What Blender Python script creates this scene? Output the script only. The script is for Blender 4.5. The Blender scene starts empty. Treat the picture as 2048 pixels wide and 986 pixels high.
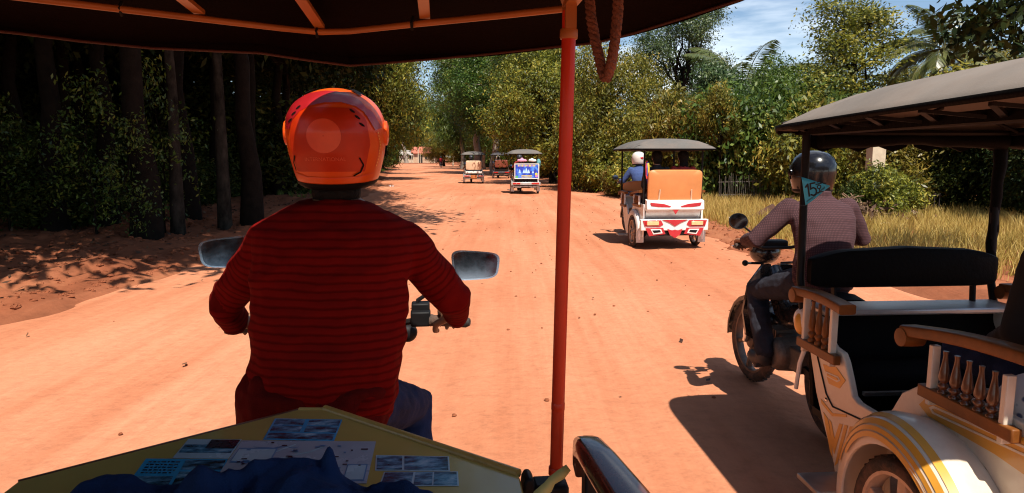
import bpy, bmesh, math, random
import numpy as np
from mathutils import Vector, Matrix, noise
C = bpy.context
S = C.scene
COL = S.collection
R = math.radians
random.seed(7)
RNG = np.random.default_rng(7)

# ------------------------------------------------------------------ camera
EYE = Vector((0, 0, 1.55))
FOC = 1350.0                                   # focal length in pixels of the 2048 px wide photograph
PITCH = math.atan(179 / FOC)
cam_d = bpy.data.cameras.new('camera')
cam_d.sensor_width = 36
cam_d.lens = 36 * FOC / 2048
cam_d.clip_start = 0.05
cam_d.clip_end = 3000
cam = bpy.data.objects.new('camera', cam_d)
cam.location = EYE
cam.rotation_euler = (math.pi / 2 - PITCH, 0, 0)
COL.objects.link(cam)
S.camera = cam
CP, SP = math.cos(PITCH), math.sin(PITCH)

# ------------------------------------------------------------------ sky, sun, exposure
SUN_TO = Vector((0.14, -0.54, 1.0)).normalized()
SUN_EL = math.asin(SUN_TO.z)
SUN_AZ = math.atan2(SUN_TO.x, SUN_TO.y)
world = bpy.data.worlds.new('World')
S.world = world
world.use_nodes = True
nt = world.node_tree
nt.nodes.clear()
N = nt.nodes.new
sky = N('ShaderNodeTexSky'); sky.sky_type = 'NISHITA'; sky.sun_disc = False
sky.sun_elevation = SUN_EL; sky.sun_rotation = SUN_AZ
sky.air_density = 1.0; sky.dust_density = 0.1; sky.ozone_density = 2.5
tc = N('ShaderNodeTexCoord')
mp = N('ShaderNodeMapping'); mp.inputs['Scale'].default_value = (1.1, 1.0, 4.5); mp.inputs['Rotation'].default_value = (0, R(-14), R(20))
cn = N('ShaderNodeTexNoise'); cn.inputs['Scale'].default_value = 1.9; cn.inputs['Detail'].default_value = 7; cn.inputs['Roughness'].default_value = 0.55; cn.inputs['Distortion'].default_value = 0.5
cr = N('ShaderNodeValToRGB'); cr.color_ramp.elements[0].position = 0.51; cr.color_ramp.elements[1].position = 0.72
cr.color_ramp.elements[1].color = (0.85, 0.85, 0.85, 1)
mx = N('ShaderNodeMix'); mx.data_type = 'RGBA'
mx.inputs['B'].default_value = (13.0, 13.6, 14.0, 1)
bg = N('ShaderNodeBackground'); bg.inputs['Strength'].default_value = 0.084
wo = N('ShaderNodeOutputWorld')
L = nt.links.new
L(tc.outputs['Generated'], mp.inputs['Vector']); L(mp.outputs['Vector'], cn.inputs['Vector'])
L(cn.outputs['Fac'], cr.inputs['Fac']); L(cr.outputs['Color'], mx.inputs['Factor'])
L(sky.outputs['Color'], mx.inputs['A']); L(mx.outputs['Result'], bg.inputs['Color']); L(bg.outputs['Background'], wo.inputs['Surface'])

sun_d = bpy.data.lights.new('sun', 'SUN')
sun_d.energy = 5.0
sun_d.angle = R(0.5)
sun_d.color = (1.0, 0.93, 0.82)
sun = bpy.data.objects.new('sun', sun_d)
sun.rotation_euler = SUN_TO.to_track_quat('Z', 'Y').to_euler()
sun.location = (0, 0, 30)
COL.objects.link(sun)
S.view_settings.view_transform = 'Standard'
S.view_settings.look = 'None'
S.view_settings.exposure = 0.6
S.view_settings.gamma = 1.0
S.cycles.filter_width = 1.15

# ------------------------------------------------------------------ layout helpers
def ray(px, py):
    u = (px - 1024) / FOC; v = (493 - py) / FOC
    return Vector((u, CP + v * SP, -SP + v * CP))
def at(px, py, Y):                             # place at depth Y metres ahead
    d = ray(px, py)
    return EYE + d * (Y / d.y)
def on_level(px, py, z=0.0):                   # place on a level surface z
    d = ray(px, py)
    return EYE + d * ((z - EYE.z) / d.z)

# ------------------------------------------------------------------ object helpers
def tag(o, label=None, cat=None, group=None, kind=None):
    if label: o['label'] = label
    if cat: o['category'] = cat
    if group: o['group'] = group
    if kind: o['kind'] = kind
    return o
def thing(name, label, cat, loc=(0, 0, 0), rz=0.0, group=None, scale=1.0):
    o = bpy.data.objects.new(name, None)
    o.empty_display_size = 0.2
    COL.objects.link(o)
    o.location = loc; o.rotation_euler = (0, 0, rz); o.scale = (scale,) * 3
    return tag(o, label, cat, group)
def link(name, me, parent=None):
    o = bpy.data.objects.new(name, me)
    COL.objects.link(o)
    if parent: o.parent = parent
    return o
def rotz(v, a):
    return Vector((v[0] * math.cos(a) - v[1] * math.sin(a), v[0] * math.sin(a) + v[1] * math.cos(a), v[2]))
def to_local(root, w):
    return rotz(Vector(w) - root.location, -root.rotation_euler.z)
def frame(d):
    d = Vector(d).normalized()
    a = Vector((0, 0, 1)) if abs(d.z) < 0.9 else Vector((1, 0, 0))
    x = d.cross(a).normalized()
    return x, x.cross(d).normalized(), d

class MB:
    """collects shapes into one mesh"""
    def __init__(s): s.v = []; s.f = []; s.mi = []; s.cur = 0
    def add(s, vs, fs):
        n = len(s.v); s.v += [tuple(v) for v in vs]
        s.f += [tuple(i + n for i in f) for f in fs]; s.mi += [s.cur] * len(fs)
        return s
    def box(s, c, d, rz=0.0, M=None):
        hx, hy, hz = d[0] / 2, d[1] / 2, d[2] / 2
        vs = [Vector((x, y, z)) for z in (-hz, hz) for y in (-hy, hy) for x in (-hx, hx)]
        if M is not None: vs = [M @ v for v in vs]
        if rz: vs = [rotz(v, rz) for v in vs]
        c = Vector(c)
        return s.add([v + c for v in vs], [(0, 2, 3, 1), (4, 5, 7, 6), (0, 1, 5, 4), (2, 6, 7, 3), (0, 4, 6, 2), (1, 3, 7, 5)])
    def bar(s, a, b, w, h, up=(0, 0, 1)):          # square bar from a to b
        a, b = Vector(a), Vector(b); d = (b - a).normalized(); up = Vector(up)
        if abs(d.dot(up)) > 0.98: up = Vector((1, 0, 0))
        x = d.cross(up).normalized() * w / 2; y = x.cross(d).normalized() * h / 2
        vs = [p + i * x + j * y for p in (a, b) for i, j in ((-1, -1), (1, -1), (1, 1), (-1, 1))]
        return s.add(vs, [(3, 2, 1, 0), (4, 5, 6, 7), (0, 1, 5, 4), (1, 2, 6, 5), (2, 3, 7, 6), (3, 0, 4, 7)])
    def loft(s, rings, cap=True, closed=True):
        n = len(rings[0]); vs = [v for r in rings for v in r]; fs = []
        for i in range(len(rings) - 1):
            for j in range(n if closed else n - 1):
                k = (j + 1) % n
                fs.append((i * n + j, i * n + k, (i + 1) * n + k, (i + 1) * n + j))
        if cap:
            fs.append(tuple(reversed(range(n)))); fs.append(tuple(range((len(rings) - 1) * n, len(rings) * n)))
        return s.add(vs, fs)
    def tube(s, pts, r, n=8, cap=True, flat=1.0, rounded=False):
        pts = [Vector(p) for p in pts]; m = len(pts)
        rs = [r] * m if isinstance(r, (int, float)) else list(r)
        if rounded:
            d0 = (pts[0] - pts[1]).normalized(); d1 = (pts[-1] - pts[-2]).normalized()
            a = [(pts[0] + d0 * rs[0] * k, rs[0] * math.sqrt(max(0.0, 1 - k * k))) for k in (0.97, 0.8, 0.45)]
            b = [(pts[-1] + d1 * rs[-1] * k, rs[-1] * math.sqrt(max(0.0, 1 - k * k))) for k in (0.45, 0.8, 0.97)]
            pts = [p for p, _ in a] + pts + [p for p, _ in b]; rs = [q for _, q in a] + rs + [q for _, q in b]; m = len(pts)
        rings = []; x = None
        for i in range(m):
            d = (pts[min(i + 1, m - 1)] - pts[max(i - 1, 0)]).normalized()
            if x is None: x = frame(d)[0]
            else:
                x = x - d * x.dot(d)
                x = x.normalized() if x.length > 1e-6 else frame(d)[0]
            y = d.cross(x)
            rings.append([pts[i] + (x * math.cos(2 * math.pi * j / n) + y * math.sin(2 * math.pi * j / n) * flat) * rs[i] for j in range(n)])
        return s.loft(rings, cap)
    def lathe(s, prof, o=(0, 0, 0), d=(0, 0, 1), n=16, cap=True):   # prof: (radius, height along d)
        x, y, d = frame(d); o = Vector(o)
        return s.loft([[o + d * h + (x * math.cos(2 * math.pi * j / n) + y * math.sin(2 * math.pi * j / n)) * r for j in range(n)] for r, h in prof], cap)
    def ell(s, c, r, n=14, m=9, M=None):
        c = Vector(c); rings = []
        for i in range(m + 1):
            t = math.pi * (0.03 + 0.94 * i / m); z = -math.cos(t); q = math.sin(t)
            ring = [Vector((r[0] * q * math.cos(2 * math.pi * j / n), r[1] * q * math.sin(2 * math.pi * j / n), r[2] * z)) for j in range(n)]
            rings.append([c + (M @ v if M is not None else v) for v in ring])
        return s.loft(rings)
    def prism(s, poly, t, plane='yz', o=0.0):       # flat outline given thickness t from o
        def P(a, b, k):
            return {'yz': (k, a, b), 'xz': (a, k, b), 'xy': (a, b, k)}[plane]
        n = len(poly)
        vs = [P(a, b, o) for a, b in poly] + [P(a, b, o + t) for a, b in poly]
        fs = [tuple(range(n)), tuple(reversed(range(n, 2 * n)))] + [(i, n + i, n + (i + 1) % n, (i + 1) % n) for i in range(n)]
        return s.add(vs, fs)
    def build(s, name, mats, parent=None, smooth=40, bevel=0.0, off=None):
        me = bpy.data.meshes.new(name)
        vs = s.v if off is None else [tuple(Vector(v) - off) for v in s.v]
        me.from_pydata(vs, [], s.f)
        for m in (mats if isinstance(mats, (list, tuple)) else [mats]): me.materials.append(m)
        if max(s.mi, default=0): me.polygons.foreach_set('material_index', s.mi)
        bm = bmesh.new(); bm.from_mesh(me); bmesh.ops.recalc_face_normals(bm, faces=bm.faces); bm.to_mesh(me); bm.free()
        if smooth: me.shade_smooth(); me.set_sharp_from_angle(angle=R(smooth))
        o = link(name, me, parent)
        if bevel:
            b = o.modifiers.new('bevel', 'BEVEL'); b.width = bevel; b.segments = 2; b.limit_method = 'ANGLE'; b.angle_limit = R(40)
        return o

def np_mesh(name, V, F, mat, tint=None, smooth=False):
    """fast mesh from arrays; F is (n,3) or (n,4)"""
    me = bpy.data.meshes.new(name); n, k = F.shape
    me.vertices.add(len(V)); me.vertices.foreach_set('co', np.ascontiguousarray(V, dtype=np.float32).ravel())
    me.loops.add(n * k); me.loops.foreach_set('vertex_index', np.ascontiguousarray(F, dtype=np.int32).ravel())
    me.polygons.add(n); me.polygons.foreach_set('loop_start', np.arange(0, n * k, k, dtype=np.int32))
    try: me.polygons.foreach_set('loop_total', np.full(n, k, dtype=np.int32))
    except Exception: pass
    me.update(calc_edges=True)
    if tint is not None:
        a = me.attributes.new('tint', 'FLOAT', 'FACE'); a.data.foreach_set('value', np.ascontiguousarray(tint, dtype=np.float32))
    if smooth: me.shade_smooth()
    me.materials.append(mat)
    return me

# ------------------------------------------------------------------ materials
def new_mat(name):
    m = bpy.data.materials.new(name); m.use_nodes = True; t = m.node_tree
    return m, t, t.nodes['Principled BSDF'], t.nodes.new, t.links.new
def c4(c): return (c[0], c[1], c[2], 1)
def ramp(n, stops):
    r = n('ShaderNodeValToRGB'); e = r.color_ramp.elements
    while len(e) < len(stops): e.new(0.5)
    for k, (p, c) in zip(e, stops):
        k.position = p; k.color = c4(c) if isinstance(c, (tuple, list)) else (c, c, c, 1)
    return r
def M(name, col, rough=0.55, metal=0.0, var=0.12, scale=14.0, bump=0.0, bscale=120.0, dust=0.0, coat=0.0, spec=0.5, dustcol=(0.34, 0.16, 0.09)):
    m, t, b, n, l = new_mat(name)
    co = n('ShaderNodeTexCoord')
    nz = n('ShaderNodeTexNoise'); nz.inputs['Scale'].default_value = scale; nz.inputs['Detail'].default_value = 5; nz.inputs['Roughness'].default_value = 0.62
    l(co.outputs['Object'], nz.inputs['Vector'])
    r = ramp(n, [(0.3, [x * (1 - var) for x in col]), (0.7, [min(1, x * (1 + var)) for x in col])])
    l(nz.outputs['Fac'], r.inputs['Fac']); out = r.outputs['Color']
    if dust:
        nd = n('ShaderNodeTexNoise'); nd.inputs['Scale'].default_value = scale * 0.45; nd.inputs['Detail'].default_value = 9; nd.inputs['Roughness'].default_value = 0.7
        l(co.outputs['Object'], nd.inputs['Vector'])
        rd = ramp(n, [(0.42, 0.0), (0.75, dust)]); l(nd.outputs['Fac'], rd.inputs['Fac'])
        k = n('ShaderNodeMix'); k.data_type = 'RGBA'; k.inputs['B'].default_value = c4(dustcol)
        l(rd.outputs['Color'], k.inputs['Factor']); l(out, k.inputs['A']); out = k.outputs['Result']
    l(out, b.inputs['Base Color'])
    rr = n('ShaderNodeMapRange'); rr.inputs['To Min'].default_value = max(0.03, rough - 0.1); rr.inputs['To Max'].default_value = min(1, rough + 0.12)
    l(nz.outputs['Fac'], rr.inputs['Value']); l(rr.outputs['Result'], b.inputs['Roughness'])
    b.inputs['Metallic'].default_value = metal; b.inputs['Specular IOR Level'].default_value = spec
    if coat: b.inputs['Coat Weight'].default_value = coat; b.inputs['Coat Roughness'].default_value = 0.084
    if bump:
        nb = n('ShaderNodeTexNoise'); nb.inputs['Scale'].default_value = bscale; nb.inputs['Detail'].default_value = 4
        l(co.outputs['Object'], nb.inputs['Vector'])
        bp = n('ShaderNodeBump'); bp.inputs['Strength'].default_value = bump; bp.inputs['Distance'].default_value = 0.01
        l(nb.outputs['Fac'], bp.inputs['Height']); l(bp.outputs['Normal'], b.inputs['Normal'])
    return m
def M_leaf(name, stops, rough=0.42, trans=0.28, spec=0.4):
    m, t, b, n, l = new_mat(name)
    a = n('ShaderNodeAttribute'); a.attribute_name = 'tint'
    oi = n('ShaderNodeObjectInfo')
    r = ramp(n, stops); l(a.outputs['Fac'], r.inputs['Fac'])
    hs = n('ShaderNodeHueSaturation')
    mr = n('ShaderNodeMapRange'); mr.inputs['To Min'].default_value = 0.485; mr.inputs['To Max'].default_value = 0.515
    l(oi.outputs['Random'], mr.inputs['Value']); l(mr.outputs['Result'], hs.inputs['Hue']); l(r.outputs['Color'], hs.inputs['Color'])
    l(hs.outputs['Color'], b.inputs['Base Color']); b.inputs['Roughness'].default_value = rough; b.inputs['Specular IOR Level'].default_value = spec
    tr = n('ShaderNodeBsdfTranslucent'); l(hs.outputs['Color'], tr.inputs['Color'])
    ms = n('ShaderNodeMixShader'); ms.inputs['Fac'].default_value = trans
    l(b.outputs['BSDF'], ms.inputs[1]); l(tr.outputs['BSDF'], ms.inputs[2])
    l(ms.outputs['Shader'], t.nodes['Material Output'].inputs['Surface'])
    return m

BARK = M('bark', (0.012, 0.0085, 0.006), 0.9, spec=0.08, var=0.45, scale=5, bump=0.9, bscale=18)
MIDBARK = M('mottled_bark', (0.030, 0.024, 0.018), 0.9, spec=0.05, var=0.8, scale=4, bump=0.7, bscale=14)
PALEBARK = M('pale_bark', (0.30, 0.25, 0.20), 0.9, spec=0.1, var=0.35, scale=3, bump=0.7, bscale=14)
LEAF_MANGO = M_leaf('leaf_mango', [(0.0, (0.040, 0.046, 0.009)), (0.35, (0.125, 0.142, 0.017)), (0.65, (0.27, 0.25, 0.030)), (1.0, (0.50, 0.39, 0.07))], rough=0.5, spec=0.35, trans=0.34)
LEAF_GREEN = M_leaf('leaf_green', [(0.0, (0.026, 0.054, 0.010)), (0.5, (0.088, 0.145, 0.020)), (0.85, (0.175, 0.215, 0.034)), (1.0, (0.29, 0.28, 0.06))], trans=0.34)
LEAF_BLUE = M_leaf('leaf_blue_green', [(0.0, (0.030, 0.06, 0.022)), (0.6, (0.085, 0.13, 0.045)), (1.0, (0.17, 0.20, 0.07))], trans=0.32)  # blue-green foliage; on the far trees this tint stands in for haze
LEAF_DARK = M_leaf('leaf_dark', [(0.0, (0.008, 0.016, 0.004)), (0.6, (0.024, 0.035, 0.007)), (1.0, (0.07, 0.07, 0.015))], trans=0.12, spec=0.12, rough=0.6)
LEAF_YELLOW = M_leaf('leaf_yellow', [(0.0, (0.06, 0.066, 0.008)), (0.5, (0.18, 0.155, 0.020)), (1.0, (0.36, 0.26, 0.05))], trans=0.34)
FROND = M_leaf('palm_frond', [(0.0, (0.05, 0.075, 0.018)), (0.6, (0.12, 0.14, 0.04)), (1.0, (0.24, 0.21, 0.09))], rough=0.35)
GRASS = M_leaf('dry_grass', [(0.0, (0.22, 0.17, 0.03)), (0.45, (0.46, 0.29, 0.075)), (1.0, (0.62, 0.41, 0.15))], rough=0.6)
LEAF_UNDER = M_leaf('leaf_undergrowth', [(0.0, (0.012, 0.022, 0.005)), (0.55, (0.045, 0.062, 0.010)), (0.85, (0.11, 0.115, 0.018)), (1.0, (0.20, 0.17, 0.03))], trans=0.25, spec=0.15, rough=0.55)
LITTER = M_leaf('leaf_litter', [(0.0, (0.03, 0.013, 0.007)), (0.6, (0.09, 0.04, 0.018)), (1.0, (0.20, 0.11, 0.05))], rough=0.7, trans=0.05)
# ================================================================== THE SETTING
LEFT_EDGE = [(-20, -4.4), (0, -4.9), (6, -4.75), (9, -4.45), (14, -4.6), (22, -5.2), (33, -6.5), (45, -8.5), (67, -12.0), (100, -16.5), (125, -22.5), (140, -30), (152, -45), (160, -75), (230, -400)]
RIGHT_EDGE = [(-20, 5.6), (0, 5.4), (5, 5.0), (7, 4.7), (8.5, 4.3), (10, 3.7), (12.6, 3.8), (20, 4.1), (26, 4.0), (34, 3.1), (42, 2.4), (52, 1.7), (67, 0.4), (80, -1.8), (100, -5.5), (125, -9.5), (145, -15), (158, -26), (168, -48), (178, -90), (230, -420)]
def edge(tab, y): return np.interp(y, [a for a, _ in tab], [b for _, b in tab])
def fbm(x, y, sc, o=3, seed=0.0):
    return noise.fractal(Vector((x * sc + seed, y * sc - seed, seed)), 0.9, 2.1, o)
def ground_h(x, y):
    l = float(edge(LEFT_EDGE, y)); r = float(edge(RIGHT_EDGE, y))
    w = 0.22 * fbm(x * 0.4, y, 0.9, 2, 3.1)
    dl = l - x + w; dr = x - r + w
    d = max(dl, dr)
    near = max(0.0, 1 - abs(y - 10) / 28)
    if d < 0: return max(-0.07, 0.09 * d / 0.5) - 0.012
    if dl > dr:                                        # bank of loose red soil on the left
        rise = min(1.0, d / 0.7)
        m = 0.5 + 0.5 * fbm(x, y, 0.75, 4, 9.0)
        m = max(0.0, m)
        return rise * (0.05 + (0.30 * m * m + 0.07 * fbm(x, y, 3.5, 3, 4.0) + 0.03 * fbm(x, y, 11, 2, 1.0)) * (0.3 + 0.7 * near)) + 0.012 * min(d, 12)
    rise = min(1.0, d / 0.5)
    return rise * (0.05 + (0.09 * max(0, 0.5 + 0.6 * fbm(x, y, 1.1, 3, 2.0)) + 0.04 * fbm(x, y, 4.0, 3, 6.0)) * (0.3 + 0.7 * near))
def axis(segs):
    out = []
    for a, b, st in segs: out += list(np.arange(a, b, st))
    return out + [segs[-1][1]]
xs = axis([(-900, -120, 60), (-120, -40, 5), (-40, -13, 1.0), (-13, -9, 0.25), (-9, -4, 0.09), (-4, 3.2, 0.4), (3.2, 5.6, 0.10), (5.6, 14, 0.4), (14, 40, 1.5), (40, 120, 6), (120, 900, 60)])
ys = axis([(-60, -4, 4), (-4, 4, 0.5), (4, 17, 0.10), (17, 30, 0.3), (30, 70, 1.0), (70, 170, 4), (170, 1400, 60)])
X, Y = np.meshgrid(xs, ys)
Zg = np.array([ground_h(x, y) for x, y in zip(X.ravel(), Y.ravel())])
nx, ny = len(xs), len(ys)
def grid_faces(nx, ny):
    i = np.arange(nx - 1)[None, :] + nx * np.arange(ny - 1)[:, None]; i = i.ravel()
    return np.stack([i, i + 1, i + nx + 1, i + nx], 1)

def soil_material(name, a, b, c, patch, grain):
    m, t, bs, n, l = new_mat(name)
    co = n('ShaderNodeTexCoord')
    n1 = n('ShaderNodeTexNoise'); n1.inputs['Scale'].default_value = patch; n1.inputs['Detail'].default_value = 6; n1.inputs['Roughness'].default_value = 0.6
    mpn = n('ShaderNodeMapping'); mpn.inputs['Scale'].default_value = (1.0, 0.33, 1.0); mpn.inputs['Rotation'].default_value = (0, 0, R(5))
    l(co.outputs['Object'], mpn.inputs['Vector']); l(mpn.outputs['Vector'], n1.inputs['Vector'])
    r1 = ramp(n, [(0.28, a), (0.52, b), (0.75, c)]); l(n1.outputs['Fac'], r1.inputs['Fac'])
    n2 = n('ShaderNodeTexNoise'); n2.inputs['Scale'].default_value = grain; n2.inputs['Detail'].default_value = 8; n2.inputs['Roughness'].default_value = 0.75
    l(co.outputs['Object'], n2.inputs['Vector'])
    r2 = ramp(n, [(0.3, 0.66), (0.5, 1.0), (0.72, 1.18)]); l(n2.outputs['Fac'], r2.inputs['Fac'])
    mu = n('ShaderNodeMix'); mu.data_type = 'RGBA'; mu.blend_type = 'MULTIPLY'; mu.inputs['Factor'].default_value = 0.55
    l(r1.outputs['Color'], mu.inputs['A']); l(r2.outputs['Color'], mu.inputs['B'])
    # wheel tracks drawn out along the road
    n3 = n('ShaderNodeTexNoise'); n3.inputs['Scale'].default_value = 1.0; n3.inputs['Detail'].default_value = 5; n3.inputs['Roughness'].default_value = 0.7
    mp3 = n('ShaderNodeMapping'); mp3.inputs['Scale'].default_value = (3.2, 0.10, 1); mp3.inputs['Rotation'].default_value = (0, 0, R(5))
    l(co.outputs['Object'], mp3.inputs['Vector']); l(mp3.outputs['Vector'], n3.inputs['Vector'])
    r3 = ramp(n, [(0.34, (0.82, 0.72, 0.67)), (0.58, (1.0, 1.0, 1.0))]); l(n3.outputs['Fac'], r3.inputs['Fac'])
    m2 = n('ShaderNodeMix'); m2.data_type = 'RGBA'; m2.blend_type = 'MULTIPLY'; m2.inputs['Factor'].default_value = 0.7
    l(mu.outputs['Result'], m2.inputs['A']); l(r3.outputs['Color'], m2.inputs['B'])
    l(m2.outputs['Result'], bs.inputs['Base Color'])
    bs.inputs['Roughness'].default_value = 0.95; bs.inputs['Specular IOR Level'].default_value = 0.15
    n4 = n('ShaderNodeTexVoronoi'); n4.inputs['Scale'].default_value = 22
    l(co.outputs['Object'], n4.inputs['Vector'])
    ad = n('ShaderNodeMath'); ad.operation = 'MULTIPLY_ADD'; ad.inputs[1].default_value = 0.25
    l(n4.outputs['Distance'], ad.inputs[0]); l(n2.outputs['Fac'], ad.inputs[2])
    bp = n('ShaderNodeBump'); bp.inputs['Strength'].default_value = 0.55; bp.inputs['Distance'].default_value = 0.03
    l(ad.outputs['Value'], bp.inputs['Height']); l(bp.outputs['Normal'], bs.inputs['Normal'])
    return m
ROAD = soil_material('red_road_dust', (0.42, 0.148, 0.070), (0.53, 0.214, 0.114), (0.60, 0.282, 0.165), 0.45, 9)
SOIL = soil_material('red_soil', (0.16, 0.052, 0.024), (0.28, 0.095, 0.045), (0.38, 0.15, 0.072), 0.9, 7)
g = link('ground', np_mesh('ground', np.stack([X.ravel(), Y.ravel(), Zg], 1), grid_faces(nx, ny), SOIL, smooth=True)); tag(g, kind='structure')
ry = np.array(axis([(-60, 0, 5), (0, 20, 0.25), (20, 60, 1), (60, 260, 5)]))
rt = np.linspace(0, 1, 61)
le = edge(LEFT_EDGE, ry) - 0.45; re = edge(RIGHT_EDGE, ry) + 0.45
WANDER = np.array([0.25 * fbm(0.0, y, 0.12, 2, 30.0) for y in ry])
RX = le[:, None] + (re - le)[:, None] * rt[None, :]; RY = np.repeat(ry[:, None], 61, 1)
RZ = np.array([0.008 * fbm(x, y * 0.4, 0.6, 3, 12.0) for x, y in zip(RX.ravel(), RY.ravel())])
MIDX = (le + re) / 2 + WANDER
for off, dep, wd in ((-1.9, 0.014, 0.16), (-0.75, 0.016, 0.18), (0.55, 0.015, 0.16), (1.7, 0.018, 0.2), (2.75, 0.012, 0.15)):   # shallow wheel ruts
    RZ -= (dep * np.exp(-((RX - MIDX[:, None] - off) / wd) ** 2)).ravel()
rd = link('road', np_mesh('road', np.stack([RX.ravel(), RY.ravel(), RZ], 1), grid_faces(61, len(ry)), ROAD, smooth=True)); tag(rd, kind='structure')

# ------------------------------------------------------------------ foliage
def unit(a): return a / (np.linalg.norm(a, axis=-1, keepdims=True) + 1e-9)
def leaf_quads(P, out, Ln, Wd, rng, up=0.55, droop=0.35, spread=0.75):
    n = len(P)
    nrm = unit(np.array([0, 0, up]) + out * 0.45 + rng.normal(0, spread, (n, 3)))
    d = rng.normal(0, 1, (n, 3)) + out * 0.6; d[:, 2] -= droop
    d = unit(d - nrm * np.sum(d * nrm, 1, keepdims=True)); sd = np.cross(nrm, d)
    s = rng.uniform(0.6, 1.3, (n, 1)); Lv = Ln * s; Wv = Wd * s
    V = np.empty((n, 4, 3))
    V[:, 0] = P - d * Lv * 0.5; V[:, 1] = P + sd * Wv * 0.5 - nrm * Wv * 0.18; V[:, 2] = P + d * Lv * 0.5 - nrm * Lv * 0.12; V[:, 3] = P - sd * Wv * 0.5 - nrm * Wv * 0.18
    return V.reshape(-1, 3), np.arange(4 * n).reshape(n, 4)
def crown_mesh(name, lobes, mat, seed, n_cl, per, cl_r, Ln, Wd, shell=0.55, up=0.55, droop=0.35, hang=0.0):
    """leaf clusters spread through the lobes of a crown; lobes = [(centre, radii)]"""
    rng = np.random.default_rng(seed)
    vol = np.array([r[0] * r[1] + r[1] * r[2] + r[0] * r[2] for _, r in lobes]); vol = vol / vol.sum()
    k = rng.choice(len(lobes), n_cl, p=vol)
    c = np.array([l[0] for l in lobes], float)[k]; rad = np.array([l[1] for l in lobes], float)[k]
    d = unit(rng.normal(0, 1, (n_cl, 3)))
    q = shell + (1 - shell) * rng.uniform(0, 1, (n_cl, 1)) ** 0.6
    q = q * rng.uniform(0.72, 1.12, (n_cl, 1))
    cc = c + d * q * rad
    tint_c = rng.normal(0.42, 0.20, n_cl)
    size = rng.uniform(0.6, 1.25, n_cl)
    idx = np.repeat(np.arange(n_cl), per)
    off = rng.normal(0, 1, (len(idx), 3)) * (cl_r * 0.5 * size[idx])[:, None]
    off[:, 2] = off[:, 2] * 0.7 - hang * np.abs(rng.normal(0, 1, len(idx)))
    P = cc[idx] + off
    V, F = leaf_quads(P, d[idx], Ln, Wd, rng, up, droop)
    tint = np.clip(tint_c[idx] + rng.normal(0, 0.17, len(idx)), 0, 1)
    return np_mesh(name, V, F, mat, tint), cc
def wobble(a, b, k, amp, rng):
    a, b = Vector(a), Vector(b)
    return [a.lerp(b, i / k) + Vector(rng.normal(0, amp, 3)) * (math.sin(math.pi * i / k)) for i in range(k + 1)]
def trunk_mesh(name, h, r, lobes, mat, seed, lean=(0, 0), bend=0.12, twigs=None):
    rng = np.random.default_rng(seed); mb = MB()
    pts = [Vector((lean[0] * (i / 8) + rng.normal(0, bend) * (i > 0), lean[1] * (i / 8) + rng.normal(0, bend) * (i > 0), h * i / 8 - (0.3 if i == 0 else 0))) for i in range(9)]
    rs = [r * (1.5 if i == 0 else 1.12 if i == 1 else 1 - 0.065 * i) for i in range(9)]
    mb.tube(pts, rs, 10)
    for c, rad in lobes:
        j = int(rng.integers(4, 9)); s = pts[j]
        L0 = wobble(s, c, 6, 0.10 * (Vector(c) - s).length, rng)
        r0 = r * 0.42
        mb.tube(L0, [r0 * (1 - 0.13 * i) for i in range(7)], 7)
        for _ in range(5):
            q = L0[int(rng.integers(3, 7))]; d = unit(rng.normal(0, 1, 3)); e = Vector(np.array(c) + d * np.array(rad) * 0.8)
            mb.tube(wobble(q, e, 4, 0.12, rng), [r0 * 0.32, r0 * 0.25, r0 * 0.18, r0 * 0.12, r0 * 0.06], 5)
    if twigs is not None:
        for p in twigs:
            c = min(lobes, key=lambda l: (Vector(l[0]) - Vector(p)).length)[0]
            mb.tube(wobble(c, p, 3, 0.1, rng), [r * 0.10, r * 0.07, r * 0.05, r * 0.03], 4, cap=False)
    o = mb.build(name, mat); me = o.data; bpy.data.objects.remove(o)
    return me
def lobes_ball(h0, h1, rad, n, seed, lr=(0.35, 0.55)):
    rng = np.random.default_rng(seed); out = []
    for i in range(n):
        a = 2 * math.pi * (i + rng.uniform(-0.3, 0.3)) * 0.382; t = (i + 0.5) / n
        z = h0 + (h1 - h0) * t
        w = rad * math.sin(math.pi * (0.18 + 0.72 * t)) * rng.uniform(0.45, 0.8)
        s = rad * rng.uniform(*lr)
        out.append(((w * math.cos(a), w * math.sin(a), z), (s, s, s * 0.8)))
    return out
PROTO = {}
def proto(key, h, r, lobes, leafmat, barkmat, seed, n_cl, per, cl_r, Ln, Wd, lean=(0, 0), bend=0.12, twigs=0, **kw):
    cm, cc = crown_mesh('crown', lobes, leafmat, seed, n_cl, per, cl_r, Ln, Wd, **kw)
    PROTO[key] = (trunk_mesh('trunk', h, r, lobes, barkmat, seed + 1, lean, bend, cc[:twigs] if twigs else None), cm)
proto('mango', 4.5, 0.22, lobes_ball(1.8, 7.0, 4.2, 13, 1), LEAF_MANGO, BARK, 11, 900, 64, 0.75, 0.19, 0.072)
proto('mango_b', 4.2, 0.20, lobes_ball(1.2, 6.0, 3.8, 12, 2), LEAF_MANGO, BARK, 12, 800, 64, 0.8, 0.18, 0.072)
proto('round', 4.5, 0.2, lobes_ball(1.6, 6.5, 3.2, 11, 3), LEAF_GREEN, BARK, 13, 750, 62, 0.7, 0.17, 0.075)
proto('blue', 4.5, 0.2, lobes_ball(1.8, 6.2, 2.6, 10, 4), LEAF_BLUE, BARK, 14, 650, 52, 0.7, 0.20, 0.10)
proto('airy', 6.0, 0.17, lobes_ball(3.4, 9.0, 3.0, 15, 5, (0.26, 0.42)), LEAF_MANGO, BARK, 15, 560, 38, 0.60, 0.155, 0.07, twigs=200)
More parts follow.
